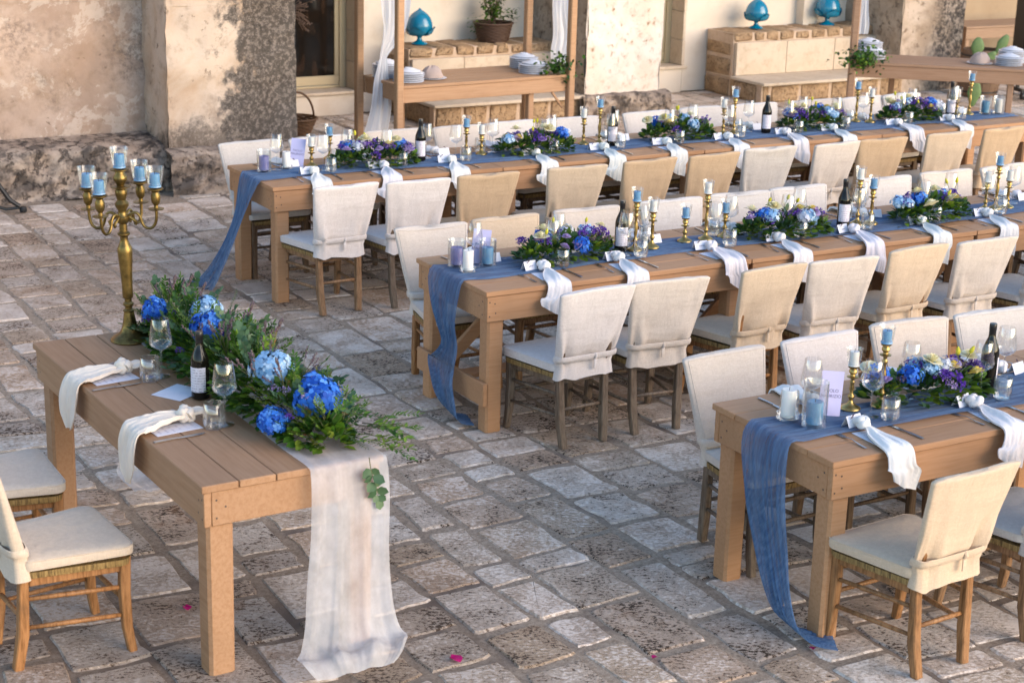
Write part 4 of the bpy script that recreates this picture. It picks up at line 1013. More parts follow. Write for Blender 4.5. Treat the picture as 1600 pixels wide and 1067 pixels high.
# ------------------------------------------------------------------ place settings
def setting(T, i, x, near, rngp):
    W_ = f'from the draped end, {"near" if near else "far"} side of the {TN[T]} table'; y0 = TY[T] if near else TY[T]+WT; s = 1 if near else -1; rz = 0 if near else PI
    zt = .7715
    G = f'along the {TN[T]} table'
    P = lambda dx, dy, z=zt: (x+s*dx, y0+s*dy, z)
    place(S('menu_sheet', MENU), P(-.02, .15), rz+rngp.uniform(-.12, .12), f'{ORD[i]} white menu sheet {W_}', 'menu', 'menu sheets '+G)
    place(S('fork', FORK), P(-.13, .155), rz+rngp.uniform(-.15, .1), f'{ORD[i]} steel fork {W_}', 'fork', 'forks '+G)
    place(S('knife', KNIFE), P(.14, .15), rz+rngp.uniform(-.12, .12), f'{ORD[i]} steel knife {W_}', 'knife', 'knives '+G)
    place(NAP[rngp.randrange(4)], P(.005, 0, .7735), rz+rngp.uniform(-.10, .10), f'{ORD[i]} knotted white napkin {W_}', 'napkin', 'knotted napkins '+G, {None: tuple(c_*rngp.uniform(.97, 1.03) for c_ in (.80, .76, .72))})
    place(NC[rngp.randrange(3)], P(-.03+rngp.uniform(-.02, .02), .275, .782), rz+rngp.uniform(-.2, .2), f'{ORD[i]} folded white name card {W_}', 'name card', 'name cards '+G)
    place(S('wine_glass', WG), P(.11+rngp.uniform(-.02, .02), .33, .780 if near else .780), 0, f'{ORD[i]} clear wine glass {W_}', 'wine glass', 'wine glasses '+G)
    place(S('tumbler', TUM), P(.165+rngp.uniform(-.015, .015), .265, .779), 0, f'{ORD[i]} clear water tumbler {W_}', 'tumbler', 'water tumblers '+G)
rp = random.Random(77)
for T in 'ABC':
    for near, D in ((True, NEAR), (False, FAR)):
        for i, x in enumerate(D[T][0]):
            if T == 'A' and x > 8.9: continue
            setting(T, i, x+(.07 if near else 0), near, rp)
# ------------------------------------------------------------------ garland table: two settings, bottle, candelabra
def d_napkin(seed):
    rng = random.Random(seed); m = MB()
    path = [(.01, .335, .016), (0, .27, .036), (0, .21, .028), (0, .13, .026), (0, .05, .014), (0, .005, .012), (0, -.018, -.006), (-.01, -.026, -.07), (-.025, -.028, -.16), (-.035, -.025, -.215)]
    half = [.006, .032, .026, .050, .072, .078, .076, .076, .066, .024]; fold = [.003, .008, .008, .014, .015, .009, .008, .014, .013, .008]
    rings = []; NR, NU = 64, 40; V = [Vector(p) for p in path]
    for r in range(NR+1):
        t = r/NR; c_ = crom(V, t); d = (crom(V, min(1, t+.02))-crom(V, max(0, t-.02))).normalized(); sd_ = Vector((1, 0, 0)); n = d.cross(sd_).normalized()
        if n.z < -.1 or (abs(n.z) <= .5 and n.y > 0): n = -n
        hw = crom(half, t); fa = crom(fold, t); top = []; bo = []
        for j in range(NU+1):
            u = j/NU*2-1; f = fa*(.5*math.sin(u*3.2+seed*1.7+t*3)+1.0*nz(u*1.8, t*3.4, seed)+1.2*abs(nz(u*2.8+t*2.4, t*1.8-u, seed+4))-.4); p = c_+sd_*hw*u
            top.append(p+n*(f+.004+fa*.7)); bo.append(p+n*(f+fa*.7-.001 if t > .55 else f*.6))
        rings.append(top+bo[::-1])
    m.loft(rings)
    kn = MB(); pts = []
    for i in range(33):
        a = 2*PI*i/32; q = .016+.007*math.cos(3*a); pts.append((q*math.cos(2*a)*1.15, .205+q*math.sin(2*a), .038+.012*math.sin(3*a)))
    kn.tube(pts, [.0185+.004*math.sin(i*1.3+seed) for i in range(33)], 9)
    kn.v = [tuple(Vector(v)+Vector((nz(v[0]*60, v[1]*60, seed), nz(v[1]*60, v[2]*60, seed+3), nz(v[2]*60, v[0]*60, seed+7)))*.004) for v in kn.v]
    m.v = [tuple(Vector(v)+Vector((nz(v[0]*45, v[1]*22, seed), 0, nz(v[1]*30, v[0]*55, seed+3)))*.005) for v in m.v]
    return S('napkin', m.mesh('napkin', 'napkin', 70), [S('knot', kn.mesh('knot', 'napkin', 70))])
for nm, v0, sd_ in (('candelabra', 1.36, 1), ('cloth-pool', .66, 2)):
    q = lambda u, v, z=.7715: DP(u, v, z)
    en = 'candelabra end' if nm == 'candelabra' else 'trailing cloth end'
    place(d_napkin(sd_), q(0, v0, .7735), DA-PI/2+.02, f'knotted cream napkin at the {en} of the garland table', 'napkin', 'cream napkins on the garland table', {None: (.80, .69, .58)})
    place(S('menu_sheet', MENU), q(.145, v0-.035), DA-PI/2+.08, f'white menu sheet under the napkin at the {en} of the garland table', 'menu', 'menus on the garland table', scale=(1, 1.3, 1))
    place(S('fork', FORK), q(.12, v0+.15), DA-PI/2+.1, f'steel fork at the {en} of the garland table', 'fork', 'cutlery on the garland table')
    place(S('knife', KNIFE), q(.12, v0-.145), DA-PI/2+.06, f'steel knife at the {en} of the garland table', 'knife', 'cutlery on the garland table')
place(S('tumbler', TUM), DP(.275, 1.24), 0, 'water tumbler before the wine glass at the candelabra end of the garland table', 'tumbler', 'glasses on the garland table', scale=1.08)
place(S('tumbler', TUM), DP(.285, .57), 0, 'water tumbler before the wine glass at the trailing cloth end of the garland table', 'tumbler', 'glasses on the garland table', scale=1.08)
place(S('wine_glass', WG), DP(.335, 1.265), 0, 'wine glass against the garland at the candelabra end of the garland table', 'wine glass', 'glasses on the garland table', scale=1.06)
place(S('wine_glass', WG), DP(.335, .58), 0, 'wine glass against the garland at the trailing cloth end of the garland table', 'wine glass', 'glasses on the garland table', scale=1.06)
place(BOT, DP(.375, .93, .771), -.75, 'dark wine bottle with a pale label beside the garland', 'wine bottle')
m = MB(); m.box(-.085, .085, -.075, .075, 0, .0016, .0004); place(S('card', m.mesh('card', 'paper')), DP(.32, 1.035, .7715), .55, 'blank white card lying beside the bottle on the garland table', 'card')

def candelabra():
    k = []; m = MB()
    m.lathe([(.0005, 0), (.088, 0), (.090, .006), (.086, .014), (.07, .024), (.052, .034), (.040, .05), (.032, .075), (.026, .11), (.022, .135)], 28); k.append(S('foot', m.mesh('foot', 'aged_brass', 40)))
    m = MB(); m.lathe([(.022, .134), (.026, .138), (.026, .142), (.016, .15), (.016, .158), (.024, .166), (.024, .174), (.016, .182), (.016, .196), (.022, .20), (.024, .21), (.024, .26), (.027, .32), (.031, .375), (.0335, .41), (.032, .43), (.027, .442), (.022, .452), (.017, .468), (.018, .482), (.028, .492), (.028, .498), (.018, .506), (.017, .54), (.024, .546), (.030, .556), (.030, .572), (.02, .582), (.018, .60), (.03, .622), (.031, .632), (.019, .648), (.026, .672), (.027, .69), (.02, .70), (.044, .706), (.044, .709), (.016, .713), (.02, .724), (.031, .738), (.031, .752), (.022, .766), (.02, .775), (.035, .780), (.042, .783), (.042, .787), (.0005, .788)], 26)
    k.append(S('stem', m.mesh('stem', 'aged_brass', 40)))
    A = []
    for a in (R_(147), R_(214), R_(38), R_(-28)):
        m = MB(); pts = []
        prof = [(.020, .566), (.036, .583), (.058, .590), (.076, .574), (.084, .545), (.098, .523), (.120, .518), (.138, .532), (.148, .560), (.150, .60)]
        for i in range(26):
            q = crom([Vector(p) for p in prof], i/25); pts.append((q[0], 0, q[1]))
        m.tube(pts, .0068, 8)
        m.tube([(.03, 0, .572), (.05, 0, .556), (.062, 0, .546), (.058, 0, .536), (.048, 0, .54)], [.007, .007, .007, .006, .004], 7)
        m.lathe([(.008, .60), (.034, .604), (.035, .607), (.010, .610), (.009, .622), (.018, .634), (.021, .65), (.021, .668), (.015, .682), (.018, .688), (.032, .692), (.036, .695), (.036, .699), (.0005, .70)], 22, 0, (.150, 0, 0))
        k.append(S('arm', m.mesh('arm', 'aged_brass', 40), rot=(0, 0, a))); A.append((.150*math.cos(a), .150*math.sin(a), .70))
    return S('candelabra', None, k), A+[(0, 0, .788)]
cs_, tops = candelabra(); c0 = Vector((.505, 1.345, .771))
place(cs_, c0, 0, 'tall tarnished brass candelabra with five branches at the far end of the garland table', 'candelabra', rot=(0, -.03, 0))
tops = [(x-.03*z, y, z+.03*x) for x, y, z in tops]
for (x, y, z), w_ in zip(tops, ('arm reaching farthest towards the wall corner', 'arm reaching towards the seats', 'arm reaching towards the rear table', 'arm reaching towards the middle table', 'central stem, highest of the five')):
    place(S('glass_cup', CUP), c0+Vector((x, y, z+.001)), 0, f'glass cup on the candelabra {w_}', 'glass cup', 'glass cups on the candelabra', scale=1.18)
    place(CANDLE['s', 'blue'], c0+Vector((x, y, z+.004)), 0, f'pale blue candle on the candelabra {w_}', 'candle', 'blue candles on the candelabra', scale=1.1)

# garland
def sprig(seed, n, L, ll, lw, mat, pair=True, wide=.5, droop=.3):
    rng = random.Random(seed); m = MB(); pts = []
    for i in range(7):
        t = i/6; pts.append((.02*math.sin(t*3+seed)*t, L*t, L*droop*(.35*t-.6*t*t)))
    m.tube(pts, [.0022*(1-.6*i/6) for i in range(7)], 5, 1)
    for i in range(n):
        t = .18+.82*(i+.5)/n; p = crom([Vector(q) for q in pts], t)
        for s in ((-1, 1) if pair else ((-1)**i,)):
            d = Vector((s*.9, .55+rng.uniform(-.2, .3), rng.uniform(-.1, .55))); l = ll*rng.uniform(.75, 1.15)*(1-.3*t)
            m.leaf(p, d, (rng.gauss(0, .45), rng.gauss(0, .3), 1), l, lw*l/ll, 0, rng.uniform(.02, 1), rng.uniform(.02, .25), wide)
    m.leaf(pts[-1], (0, 1, .2), (0, 0, 1), ll*.8, lw*.8, 0, rng.uniform(.02, 1))
    return m.mesh('sprig', [mat, 'stem'], 0)
EUC = [sprig(s, 5, .18, .058, .054, 'leaf_grey', True, .45) for s in (1, 2, 3)]
PIS = [sprig(s, 9, .18, .044, .018, 'leaf_green') for s in (4, 5, 6)]
DRK = [sprig(s, 8, .16, .046, .024, 'leaf_dark') for s in (7, 8, 9)]
RST = [sprig(s, 9, .14, .032, .015, 'leaf_rust') for s in (10, 11)]
BRT = [sprig(s, 9, .17, .040, .016, 'leaf_bright') for s in (14, 15, 16)]
FIN = [sprig(s, 22, .24, .020, .004, 'leaf_grey', True) for s in (12, 13)]
def spike(seed):
    rng = random.Random(seed); m = MB()
    for j in range(5):
        a = rng.uniform(0, 6); tip = Vector((.05*math.cos(a), .05*math.sin(a), .13+rng.uniform(-.03, .03))); m.tube([(0, 0, 0), tip*.5, tip], .0011, 4, 1)
        for i in range(12):
            q = tip*(.66+.34*i/11); m.blob(q+Vector((rng.uniform(-1, 1), rng.uniform(-1, 1), 0))*.004, .0042, 0, rng.uniform(.02, 1), 1.3)
    return m.mesh('lavender', ['petal_dry', 'stem'], 0)
LAV = [spike(1), spike(2)]
def thistle():
    m = MB(); rng = random.Random(3)
    for i in range(60):
        d = Vector((rng.gauss(0, 1), rng.gauss(0, 1), rng.gauss(.3, 1))).normalized(); u = d.cross(Vector((.3, .6, .1))).normalized()
        m.add([d*.008+u*.0016, d*.008-u*.0016, d*rng.uniform(.02, .032)], [(0, 1, 2)], 0, .4)
    return m.mesh('thistle', 'thistle', 0)
THI = thistle()
BH = [hydrangea(21, .085, 'petal_blue', 150, .85), hydrangea(22, .085, 'petal_blue', 140, .9)]; PH = [hydrangea(23, .085, 'petal_pale', 150, .85)]
def garland():
    rng = random.Random(8); k = []
    base = foliage(31, DL+.02, .44, .19, 2600, ['leaf_dark', 'leaf_green', 'leaf_green', 'leaf_bright'], (.035, .06)); k.append(S('foliage', base, kind='stuff', loc=(0, 0, 0)))
    X = lambda yw: (DY+DL/2-yw)     # local x runs along the table towards the trailing end
    HEADS = ((BH[0], .60, 1.15, .20, .66), (PH[0], .79, 1.03, .20, .80), (BH[1], .69, .74, .205, .95), (PH[0], .70, .12, .20, .98), (BH[0], .745, -.20, .17, 1.12), (BH[1], .56, -.19, .10, .72))
    for i in range(290):
        t = -1+2*(i+rng.random())/290; a = rng.uniform(-.05, 1.05)*PI
        ca, sa = math.cos(a), math.sin(a); e = 1-.25*abs(t)**3
        p = Vector((t*(DL/2-.09), ca*(.12 if ca > 0 else .11)*e, .02+max(0, sa)*.14*e)); d = Vector((rng.gauss(0, .5), ca, max(-.02, sa*.85)+(.05 if ca > 0 else .3))).normalized()
        if t > .93 and d.x > 0: d.x *= .3
        if any((p.x-X(hy))**2+(p.y-(hx-(DX+.575)))**2 < (.075*hs)**2 and sa > .45 for _, hx, hy, hz, hs in HEADS): continue
        z_ = Vector((rng.gauss(0, .25), rng.gauss(0, .25), 1)); z_ = (z_-d*z_.dot(d)).normalized(); x_ = d.cross(z_)
        kind = rng.choice((EUC, PIS, BRT if t > .1 or rng.random() < .4 else PIS, DRK, PIS, EUC, RST if t > .2 else DRK, BRT if t > .55 else EUC, FIN if rng.random() < .12 else PIS))
        k.append(S('sprig', rng.choice(kind), loc=p, rot=Matrix((x_, d, z_)).transposed().to_euler(), scale=rng.uniform(.7, 1.0)*(.86 if ca > -.2 else .72)*(.8 if t > .8 else 1)))
    def hd(name, ms, x, y, z, s=1., r=(0, 0, 0)): k.append(S(name, ms, loc=(x, y, z), rot=r, scale=s))
    for ms, xw, yw, z, s in HEADS:
        hd('hydrangea', ms, X(yw), xw-(DX+.575), z-.022, s*.95, (rng.uniform(-.3, .3), rng.uniform(-.2, .2), rng.uniform(0, 6)))
    for i in range(13):
        t = rng.uniform(-.85, .85); a = rng.uniform(.25, .8)*PI
        hd('lavender', rng.choice(LAV), t*DL/2, math.cos(a)*.14, .10+.06*math.sin(a), rng.uniform(.8, 1.1), (rng.uniform(-.3, .3)-math.cos(a)*.5, rng.uniform(-.5, .5), 0))
    for i in range(16):
        t = rng.uniform(-.8, .95); a = rng.uniform(.1, .9)*PI
        hd('statice', rng.choice(SL[:1]+ST[1:]), t*DL/2, math.cos(a)*.18, .06+.12*math.sin(a), rng.uniform(.55, .8), (0, 0, rng.uniform(0, 6)))
    for x, y, z in ((.62, .06, .24), (.35, -.02, .22), (-.55, .05, .23)): hd('thistle', THI, x, y, z, 1.2)
    # trailing ends over the table edge
    for x, y, z, rx, sc, ms, rz in ((DL/2-.20, .14, .05, -.05, 1.1, PIS[0], -.8), (DL/2-.16, .15, .07, .0, 1.15, PIS[1], -1.0), (DL/2-.22, .02, .07, -.05, 1.05, FIN[0], -1.3), (DL/2-.20, .10, .10, .15, 1.05, PIS[2], -.9), (DL/2-.20, -.08, .05, .1, .9, RST[0], -1.6), (DL/2-.24, -.02, .06, .1, .9, RST[1], -1.4), (DL/2-.10, .17, .02, -.3, .9, PIS[2], -.8), (DL/2-.14, .16, .06, .05, 1.1, BRT[0], -.6), (DL/2-.10, .13, .05, -.1, 1.1, BRT[1], -1.0), (DL/2-.18, .19, .05, -.05, 1.05, BRT[2], -.4), (DL/2-.08, .08, .05, .0, .9, BRT[0], -1.2), (DL/2-.12, .18, .09, .25, 1.0, BRT[1], -.7)):
        k.append(S('sprig', ms, loc=(x, y, z), rot=(rx, 0, rz), scale=sc))
    k.append(S('hanging_sprig', EUC[1], loc=(DL/2+.045, .075, .01), rot=(-1.45, .1, -PI/2), scale=.95))
    return S('garland', None, k)
gq = DP(.575, DL/2, .778)
place(garland(), gq, DA-PI/2, 'long garland of green leaves with blue and pale blue hydrangeas on the white cloth', 'garland')

# ================================================================== BUFFETS
def buffet_spec(L, D, cl=True):
    k = []; H = .75; n = 5
    for i in range(n):
        m = MB(); m.box(.0, L, i*D/n+.001, (i+1)*D/n-.001, H-.028, H, .003); k.append(S('plank', m.mesh('plank', 'paint'), ck='paint'))
    for y0 in (.012, D-.042):
        m = MB(); m.box(.0, L, y0, y0+.03, H-.155, H-.0295, .003); k.append(S('apron', m.mesh('apron', 'paint'), ck='paint'))
    for x0 in (.012, L-.042):
        m = MB(); m.box(x0, x0+.03, .043, D-.043, H-.154, H-.0295, .003); k.append(S('apron', m.mesh('apron', 'paint'), ck='paint'))
    for x in (-.036, L+.036):
        for y in (.0, D):
            m = MB(); m.sqbar([(0, 0, 0), (0, 0, 2.3)], [.068, .068]); k.append(S('post', m.mesh('post', 'paint'), loc=(x, y, 0), ck='paint'))
    for y in (0, D):
        m = MB(); m.box(-.07, L+.07, y-.034, y+.034, 2.302, 2.37, .003); k.append(S('top_rail', m.mesh('top_rail', 'paint'), ck='paint'))
    for x in (-.036, L+.036):
        m = MB(); m.box(x-.034, x+.034, .036, D-.036, 2.303, 2.369, .003); k.append(S('top_rail', m.mesh('top_rail', 'paint'), ck='paint'))
    for x in (L*.80, L*.2):
        m = MB(); m.sqbar([(0, 0, 0), (0, 0, H-.156)], [.06, .06]); k.append(S('leg', m.mesh('leg', 'paint'), loc=(x, .09 if x > L/2 else D-.09, 0), ck='paint'))
    m = MB(); m.sqbar([(L-.02, .035, .44), (L-.14, .035, H-.158)], [(.02, .02)]*2); k.append(S('brace', m.mesh('brace', 'paint'), ck='paint'))
    return S('buffet_stand', None, k)
place(buffet_spec(1.75, .72), (5.09, 7.70, 0), .055, 'wooden buffet stand with posts and a tied white curtain, before the masonry bench', 'buffet', 'wooden buffet stands', {'paint': (.50, .27, .135)})
def b1(x, y, z=.75): c_, s_ = math.cos(.055), math.sin(.055); return (5.09+c_*x-s_*y, 7.70+s_*x+c_*y, z)
B2A = -.70
place(buffet_spec(1.9, .68), (10.10, 7.56, 0), B2A, 'wooden buffet stand at the far end of the rear table, before the stained pillar', 'buffet', 'wooden buffet stands', {'paint': (.40, .22, .125)})
def b2(x, y, z=.75): c_, s_ = math.cos(B2A), math.sin(B2A); return (10.10+c_*x-s_*y, 7.56+s_*x+c_*y, z)
# curtains
def curtain(pts, hw, seed, hz):
    fr = [(p, (math.cos(hz)*h, math.sin(hz)*h, 0), (math.sin(hz), -math.cos(hz), 0), min(.03, h*.35)) for p, h in zip(pts, hw)]
    return cloth(fr, 30, 60, 4, seed).mesh('curtain', 'curtain_cloth', 0)
place(S('curtain', curtain([(5.17, 8.1, 2.3), (5.18, 8.1, 1.9), (5.20, 8.1, 1.45), (5.17, 8.1, 1.15), (5.10, 8.1, .98), (5.09, 8.1, .93), (5.07, 8.1, .75), (5.06, 8.1, .5), (5.02, 8.1, .25), (5.0, 8.1, .03)], [.17, .165, .15, .11, .045, .038, .075, .115, .135, .14], 1., .1)), (0, 0, 0), 0, 'white curtain tied at mid height on the post of the buffet beside the door', 'curtain', 'white curtains')
place(S('curtain', curtain([(7.02, 8.30, 2.3), (7.03, 8.3, 1.7), (7.03, 8.3, 1.3), (7.06, 8.3, 1.05), (7.04, 8.3, .9), (7.04, 8.3, .77)], [.045, .07, .085, .11, .10, .085], 2., .1)), (0, 0, 0), 0, 'white curtain hanging behind the buffet post next to the whitewashed pillar', 'curtain', 'white curtains')
place(S('curtain', curtain([(10.27, 7.72, 2.3), (10.26, 7.72, 1.5), (10.26, 7.72, 1.25), (10.25, 7.72, 1.1), (10.25, 7.72, 1.0)], [.04, .045, .055, .08, .075], 3., -.3)), (0, 0, 0), 0, 'white cloth hanging by the post of the buffet before the stained pillar', 'curtain', 'white curtains')
# plates: stacked upside down
PLATE = lathe_mesh('plate', [(.0005, .014), (.078, .014), (.085, .017), (.088, .013), (.128, .0075), (.138, .0055), (.1395, .004), (.138, .0025), (.118, .004), (.088, .009), (.0005, .009)], 'porcelain', 26)
TOPP = lathe_mesh('bowl', [(.0005, .026), (.03, .026), (.034, .029), (.037, .025), (.075, .014), (.105, .004), (.108, .0), (.08, .008), (.0005, .018)], 'porcelain', 26)
def stack(x, y, z, n, lab):
    for i in range(n): place(S('plate', PLATE), (x+rngc.uniform(-.003, .003), y+rngc.uniform(-.003, .003), z+.003+i*.018), 0, f'{ORD[i]} plate up in {lab}', 'plate', f'plates in {lab}')
    place(S('bowl', TOPP), (x, y, z+.003+n*.018), 0, f'upturned white bowl topping {lab}', 'bowl')
stack(*b1(.19, .22), 5, 'the low stack behind the buffet post by the door')
stack(*b1(.15, .53), 7, 'the high stack beside the tied curtain')
stack(*b1(1.52, .22), 5, 'the low stack beside the ivy on the curtained buffet')
stack(*b1(1.62, .53), 6, 'the high stack beside the ivy on the curtained buffet')
stack(*b2(.15, .30), 5, 'the low stack behind the ivy on the far buffet')
stack(*b2(.12, .55), 8, 'the high stack behind the ivy on the far buffet')
stack(*b2(1.50, .30), 5, 'the low stack by the bread cloth on the far buffet')
stack(*b2(1.55, .56), 7, 'the high stack by the bread cloth on the far buffet')
def cloth_lump(seed):
    m = MB(); rings = []
    for k, z in ((1., .004), (1.02, .02), (.9, .05), (.62, .085), (.3, .10), (.06, .10)):
        rings.append([((.105*k)*math.cos(a)*(1+.25*nz(math.cos(a)*2, math.sin(a)*2, z*14+seed)), .095*k*math.sin(a)*(1+.25*nz(math.cos(a)*2+5, math.sin(a)*2, z*14+seed)), z+.02*nz(math.cos(a)*3, math.sin(a)*3, seed+z*9)*(1 if z > .01 else 0)) for a in (2*PI*i/24 for i in range(24))])
    m.loft(rings); return m.mesh('bread_cloth', 'raw_cloth', 70)
for f, q, lab in ((b1, (.46, .27), 'the curtained buffet'), (b2, (1.22, .30), 'the far buffet')):
    x, y, z = f(*q); place(S('plate', PLATE), (x, y, z+.016), 0, f'single white plate under the bread cloth on {lab}', 'plate', rot=(PI, 0, 0), scale=.95)
    place(S('bread_cloth', cloth_lump(q[0]*9)), (x, y, z+.012), 0, f'rumpled pinkish cloth on a plate on {lab}', 'cloth', 'bread cloths')
def ivy(seed, n, span, mats=('leaf_green', 'leaf_dark')):
    rng = random.Random(seed); m = MB()
    for i in range(n):
        p = Vector((rng.gauss(0, span*.4), rng.gauss(0, .06), rng.gauss(0, .055)+.03)); d = Vector((rng.gauss(0, 1), rng.gauss(-.4, .8), rng.gauss(-.2, .8))).normalized(); l = rng.uniform(.03, .05)
        m.leaf(p, d, (rng.gauss(0, .5), rng.gauss(-.4, .5), 1), l, l*.75, rng.randrange(2), rng.uniform(.02, 1))
    m.tube([(-span, 0, .02), (0, .0, .04), (span, 0, .03)], .004, 5, 2); return m.mesh('ivy', [*mats, 'stem'], 0)
place(S('ivy', ivy(1, 260, .20)), b1(1.70, .06, .79), 0, 'spray of green leaves on the buffet corner by the whitewashed pillar', 'greenery', 'leaf sprays on the buffets')
place(S('ivy', ivy(2, 420, .26)), (10.12, 7.49, .765), -.3, 'spray of green leaves tied round the post of the far buffet', 'greenery', 'leaf sprays on the buffets')
# ------------------------------------------------------------------ turquoise finials on the ledges
def finial():
    b_ = MB(); b_.lathe([(.0005, 0), (.085, 0), (.088, .008), (.075, .018), (.035, .035), (.024, .055), (.026, .075), (.05, .088)], 26)
    o = MB(); o.lathe([(.05, .088), (.10, .10), (.130, .135), (.139, .175), (.134, .22), (.115, .27), (.085, .308), (.05, .334), (.022, .350), (.010, .362), (.0005, .372)], 28)
    lv = []
    for i in range(4):
        P = []
        for v in range(7):
            t = v/6; row = []
            for u in (-1, -.5, 0, .5, 1):
                r = crom([.055, .115, .139, .147, .150, .156], t)+.010*t**3; z = crom([.088, .098, .122, .148, .172, .190], t)
                wd = .62*math.sin(PI*min(1, .22+t*.66))
                row.append((r*math.cos(u*wd), r*math.sin(u*wd), z-.02*abs(u)**2*t))
            P.append(row)
        m = MB(); m.grid(P); Q = [[(x*.96, y*.96, z-.002) for x, y, z in r] for r in P]; m.grid([r[::-1] for r in Q]); lv.append(S('sepal', m.mesh('sepal', 'glaze', 0), rot=(0, 0, i*PI/2+.5)))
    return S('finial', None, [S('foot', b_.mesh('foot', 'glaze', 40)), S('bud_body', o.mesh('bud_body', 'glaze', 60))]+lv)
FI = finial(); ZL = .722
place(FI, (6.61, 10.32, ZL), .3, 'turquoise ceramic finial on the ledge beside the curtained buffet post', 'finial', 'turquoise ceramic finials', scale=(.98, .98, 1))
place(FI, (10.97, 10.33, ZL), -.2, 'turquoise ceramic finial on the ledge before bare cream wall', 'finial', 'turquoise ceramic finials', scale=.95)
place(FI, (12.02, 10.33, ZL), .9, 'turquoise ceramic finial between the wall pier and the stained pillar', 'finial', 'turquoise ceramic finials', scale=1.05)
# ------------------------------------------------------------------ baskets and plants
def wicker(r0, r1, h, rows, col, handle=0.):
    m = MB(); N = 48
    for i in range(rows):
        z = h*(i+.5)/rows; r = lerp(r0, r1, (i/rows)**.8); pts = [((r+.005*math.sin(k*PI/2*1+i*PI))*math.cos(2*PI*k/N), (r+.005*math.sin(k*PI/2+i*PI))*math.sin(2*PI*k/N), z) for k in range(N+1)]
        m.tube(pts, h/rows*.56, 5, 0, False)
    m.tube([(r1*1.03*math.cos(2*PI*k/24), r1*1.03*math.sin(2*PI*k/24), h) for k in range(25)], .012, 6)
    m.lathe([(.001, .01), (r0, .01)], 20)
    k = []
    if handle:
        q = MB(); q.tube([(r1*math.cos(a), 0, h+handle*math.sin(a)) for a in (PI*j/16 for j in range(17))], .011, 7); k.append(S('handle', q.mesh('handle', 'wicker', 0), ck='w'))
    return S('basket', m.mesh('basket', 'wicker', 0), k, ck='w')
place(wicker(.15, .20, .19, 11, 0), (7.47, 10.30, ZL), 0, 'dark wicker basket holding a leafy plant on the ledge', 'basket', None, {'w': (.13, .07, .045)})
rng = random.Random(4); fo = MB(); stems = MB()
for i in range(16):
    a = rng.uniform(0, 6); tip = Vector((.13*math.cos(a)*rng.uniform(.3, 1.5)-.02, .10*math.sin(a), rng.uniform(.14, .50)))
    stems.tube([(0, 0, 0), tip*.5+Vector((0, 0, .05)), tip], .004, 5)
    for j in range(26):
        p = tip*rng.uniform(.35, 1.05)+Vector((rng.gauss(0, .03), rng.gauss(0, .03), rng.gauss(.02, .03))); l = rng.uniform(.03, .055)
        fo.leaf(p, (rng.gauss(0, 1), rng.gauss(0, 1), rng.gauss(.1, .6)), (rng.gauss(0, .4), rng.gauss(0, .4), 1), l, l*.6, rng.randrange(2), rng.uniform(.02, 1))
for sx in (-1, 1):
    for j in range(60):
        p = Vector((sx*rng.uniform(.12, .27), rng.gauss(0, .06), rng.gauss(.02+(.08 if sx > 0 else 0), .045))); l = rng.uniform(.03, .05)
        fo.leaf(p, (sx, rng.gauss(0, .7), rng.gauss(-.1, .5)), (0, 0, 1), l, l*.6, rng.randrange(2), rng.uniform(.02, 1))
place(S('potted_plant', None, [S('stems', stems.mesh('stems', 'stem_brown')), S('foliage', fo.mesh('foliage', ['leaf_dark', 'leaf_green'], 0), kind='stuff')]), (7.47, 10.30, ZL+.15), 0, 'bushy green plant growing from the wicker basket on the ledge', 'plant')
place(wicker(.13, .20, .15, 9, 0, .25), (4.97, 9.74, 0), .1, 'brown wicker basket with a hoop handle on the paving by the door', 'basket', None, {'w': (.26, .13, .06)})
m = MB(); m.grid([[(x+.01*math.sin(z*14), .0+.012*math.sin(z*9+x*60), z) for x in (-.045, -.015, .015, .045)] for z in (.06+.04*i for i in range(25))])
place(S('yellow_ribbon', m.mesh('yellow_ribbon', 'yellow_cloth', 0)), (5.02, 9.98, 0), 0, 'yellow ribbon hanging above the handled basket by the lichened buttress', 'ribbon')
m = MB(); rng = random.Random(9)
for i in range(26):
    a = rng.uniform(-.9, .9); tip = Vector((.18*rng.uniform(.4, 1)*math.cos(a)+.05, rng.gauss(0, .06), .22*math.sin(a)-.02)); m.tube([(-.1, 0, .02), tip*.5+Vector((0, 0, .02)), tip], .0028, 4)
    for j in range(2): m.leaf(tip*rng.uniform(.6, 1), (1, rng.gauss(0, .5), rng.gauss(0, .7)), (0, -1, .3), .03, .010, 0, rng.uniform(.02, 1))
place(S('dried_branch', m.mesh('dried_branch', ['stem_brown', 'petal_dry'])), (4.95, 9.80, 1.16), 0, 'bunch of dry twigs sticking out beside the lichened buttress above the basket', 'branch')
# ------------------------------------------------------------------ far corner: barrel, cactus, black speaker, low table
bp = [(.21, 0), (.24, .12), (.255, .27), (.24, .42), (.21, .54)]; k = []
for i in range(16):
    a0, a1 = 2*PI*i/16+.008, 2*PI*(i+1)/16-.008; m = MB(); P = []
    for t in range(7):
        q = crom([Vector(p) for p in bp], t/6); P.append([(q[0]*math.cos(a), q[0]*math.sin(a), q[1]) for a in (a0, (a0+a1)/2, a1)])
    Q = [[(x*.92, y*.92, z) for x, y, z in r] for r in P]; m.loft([r+s[::-1] for r, s in zip(P, Q)]); k.append(S('stave', m.mesh('stave', 'barrel_wood', 40)))
for z in (.07, .19, .36, .47):
    q = crom([Vector(p) for p in bp], z/.54); m = MB(); m.lathe([(q[0]+.002, z-.018), (q[0]+.005, z-.017), (q[0]+.005, z+.017), (q[0]+.002, z+.018)], 32); k.append(S('hoop', m.mesh('hoop', 'black_metal', 40)))
m = MB(); m.lathe([(.0005, .50), (.205, .50)], 24); k.append(S('lid', m.mesh('lid', 'barrel_wood')))
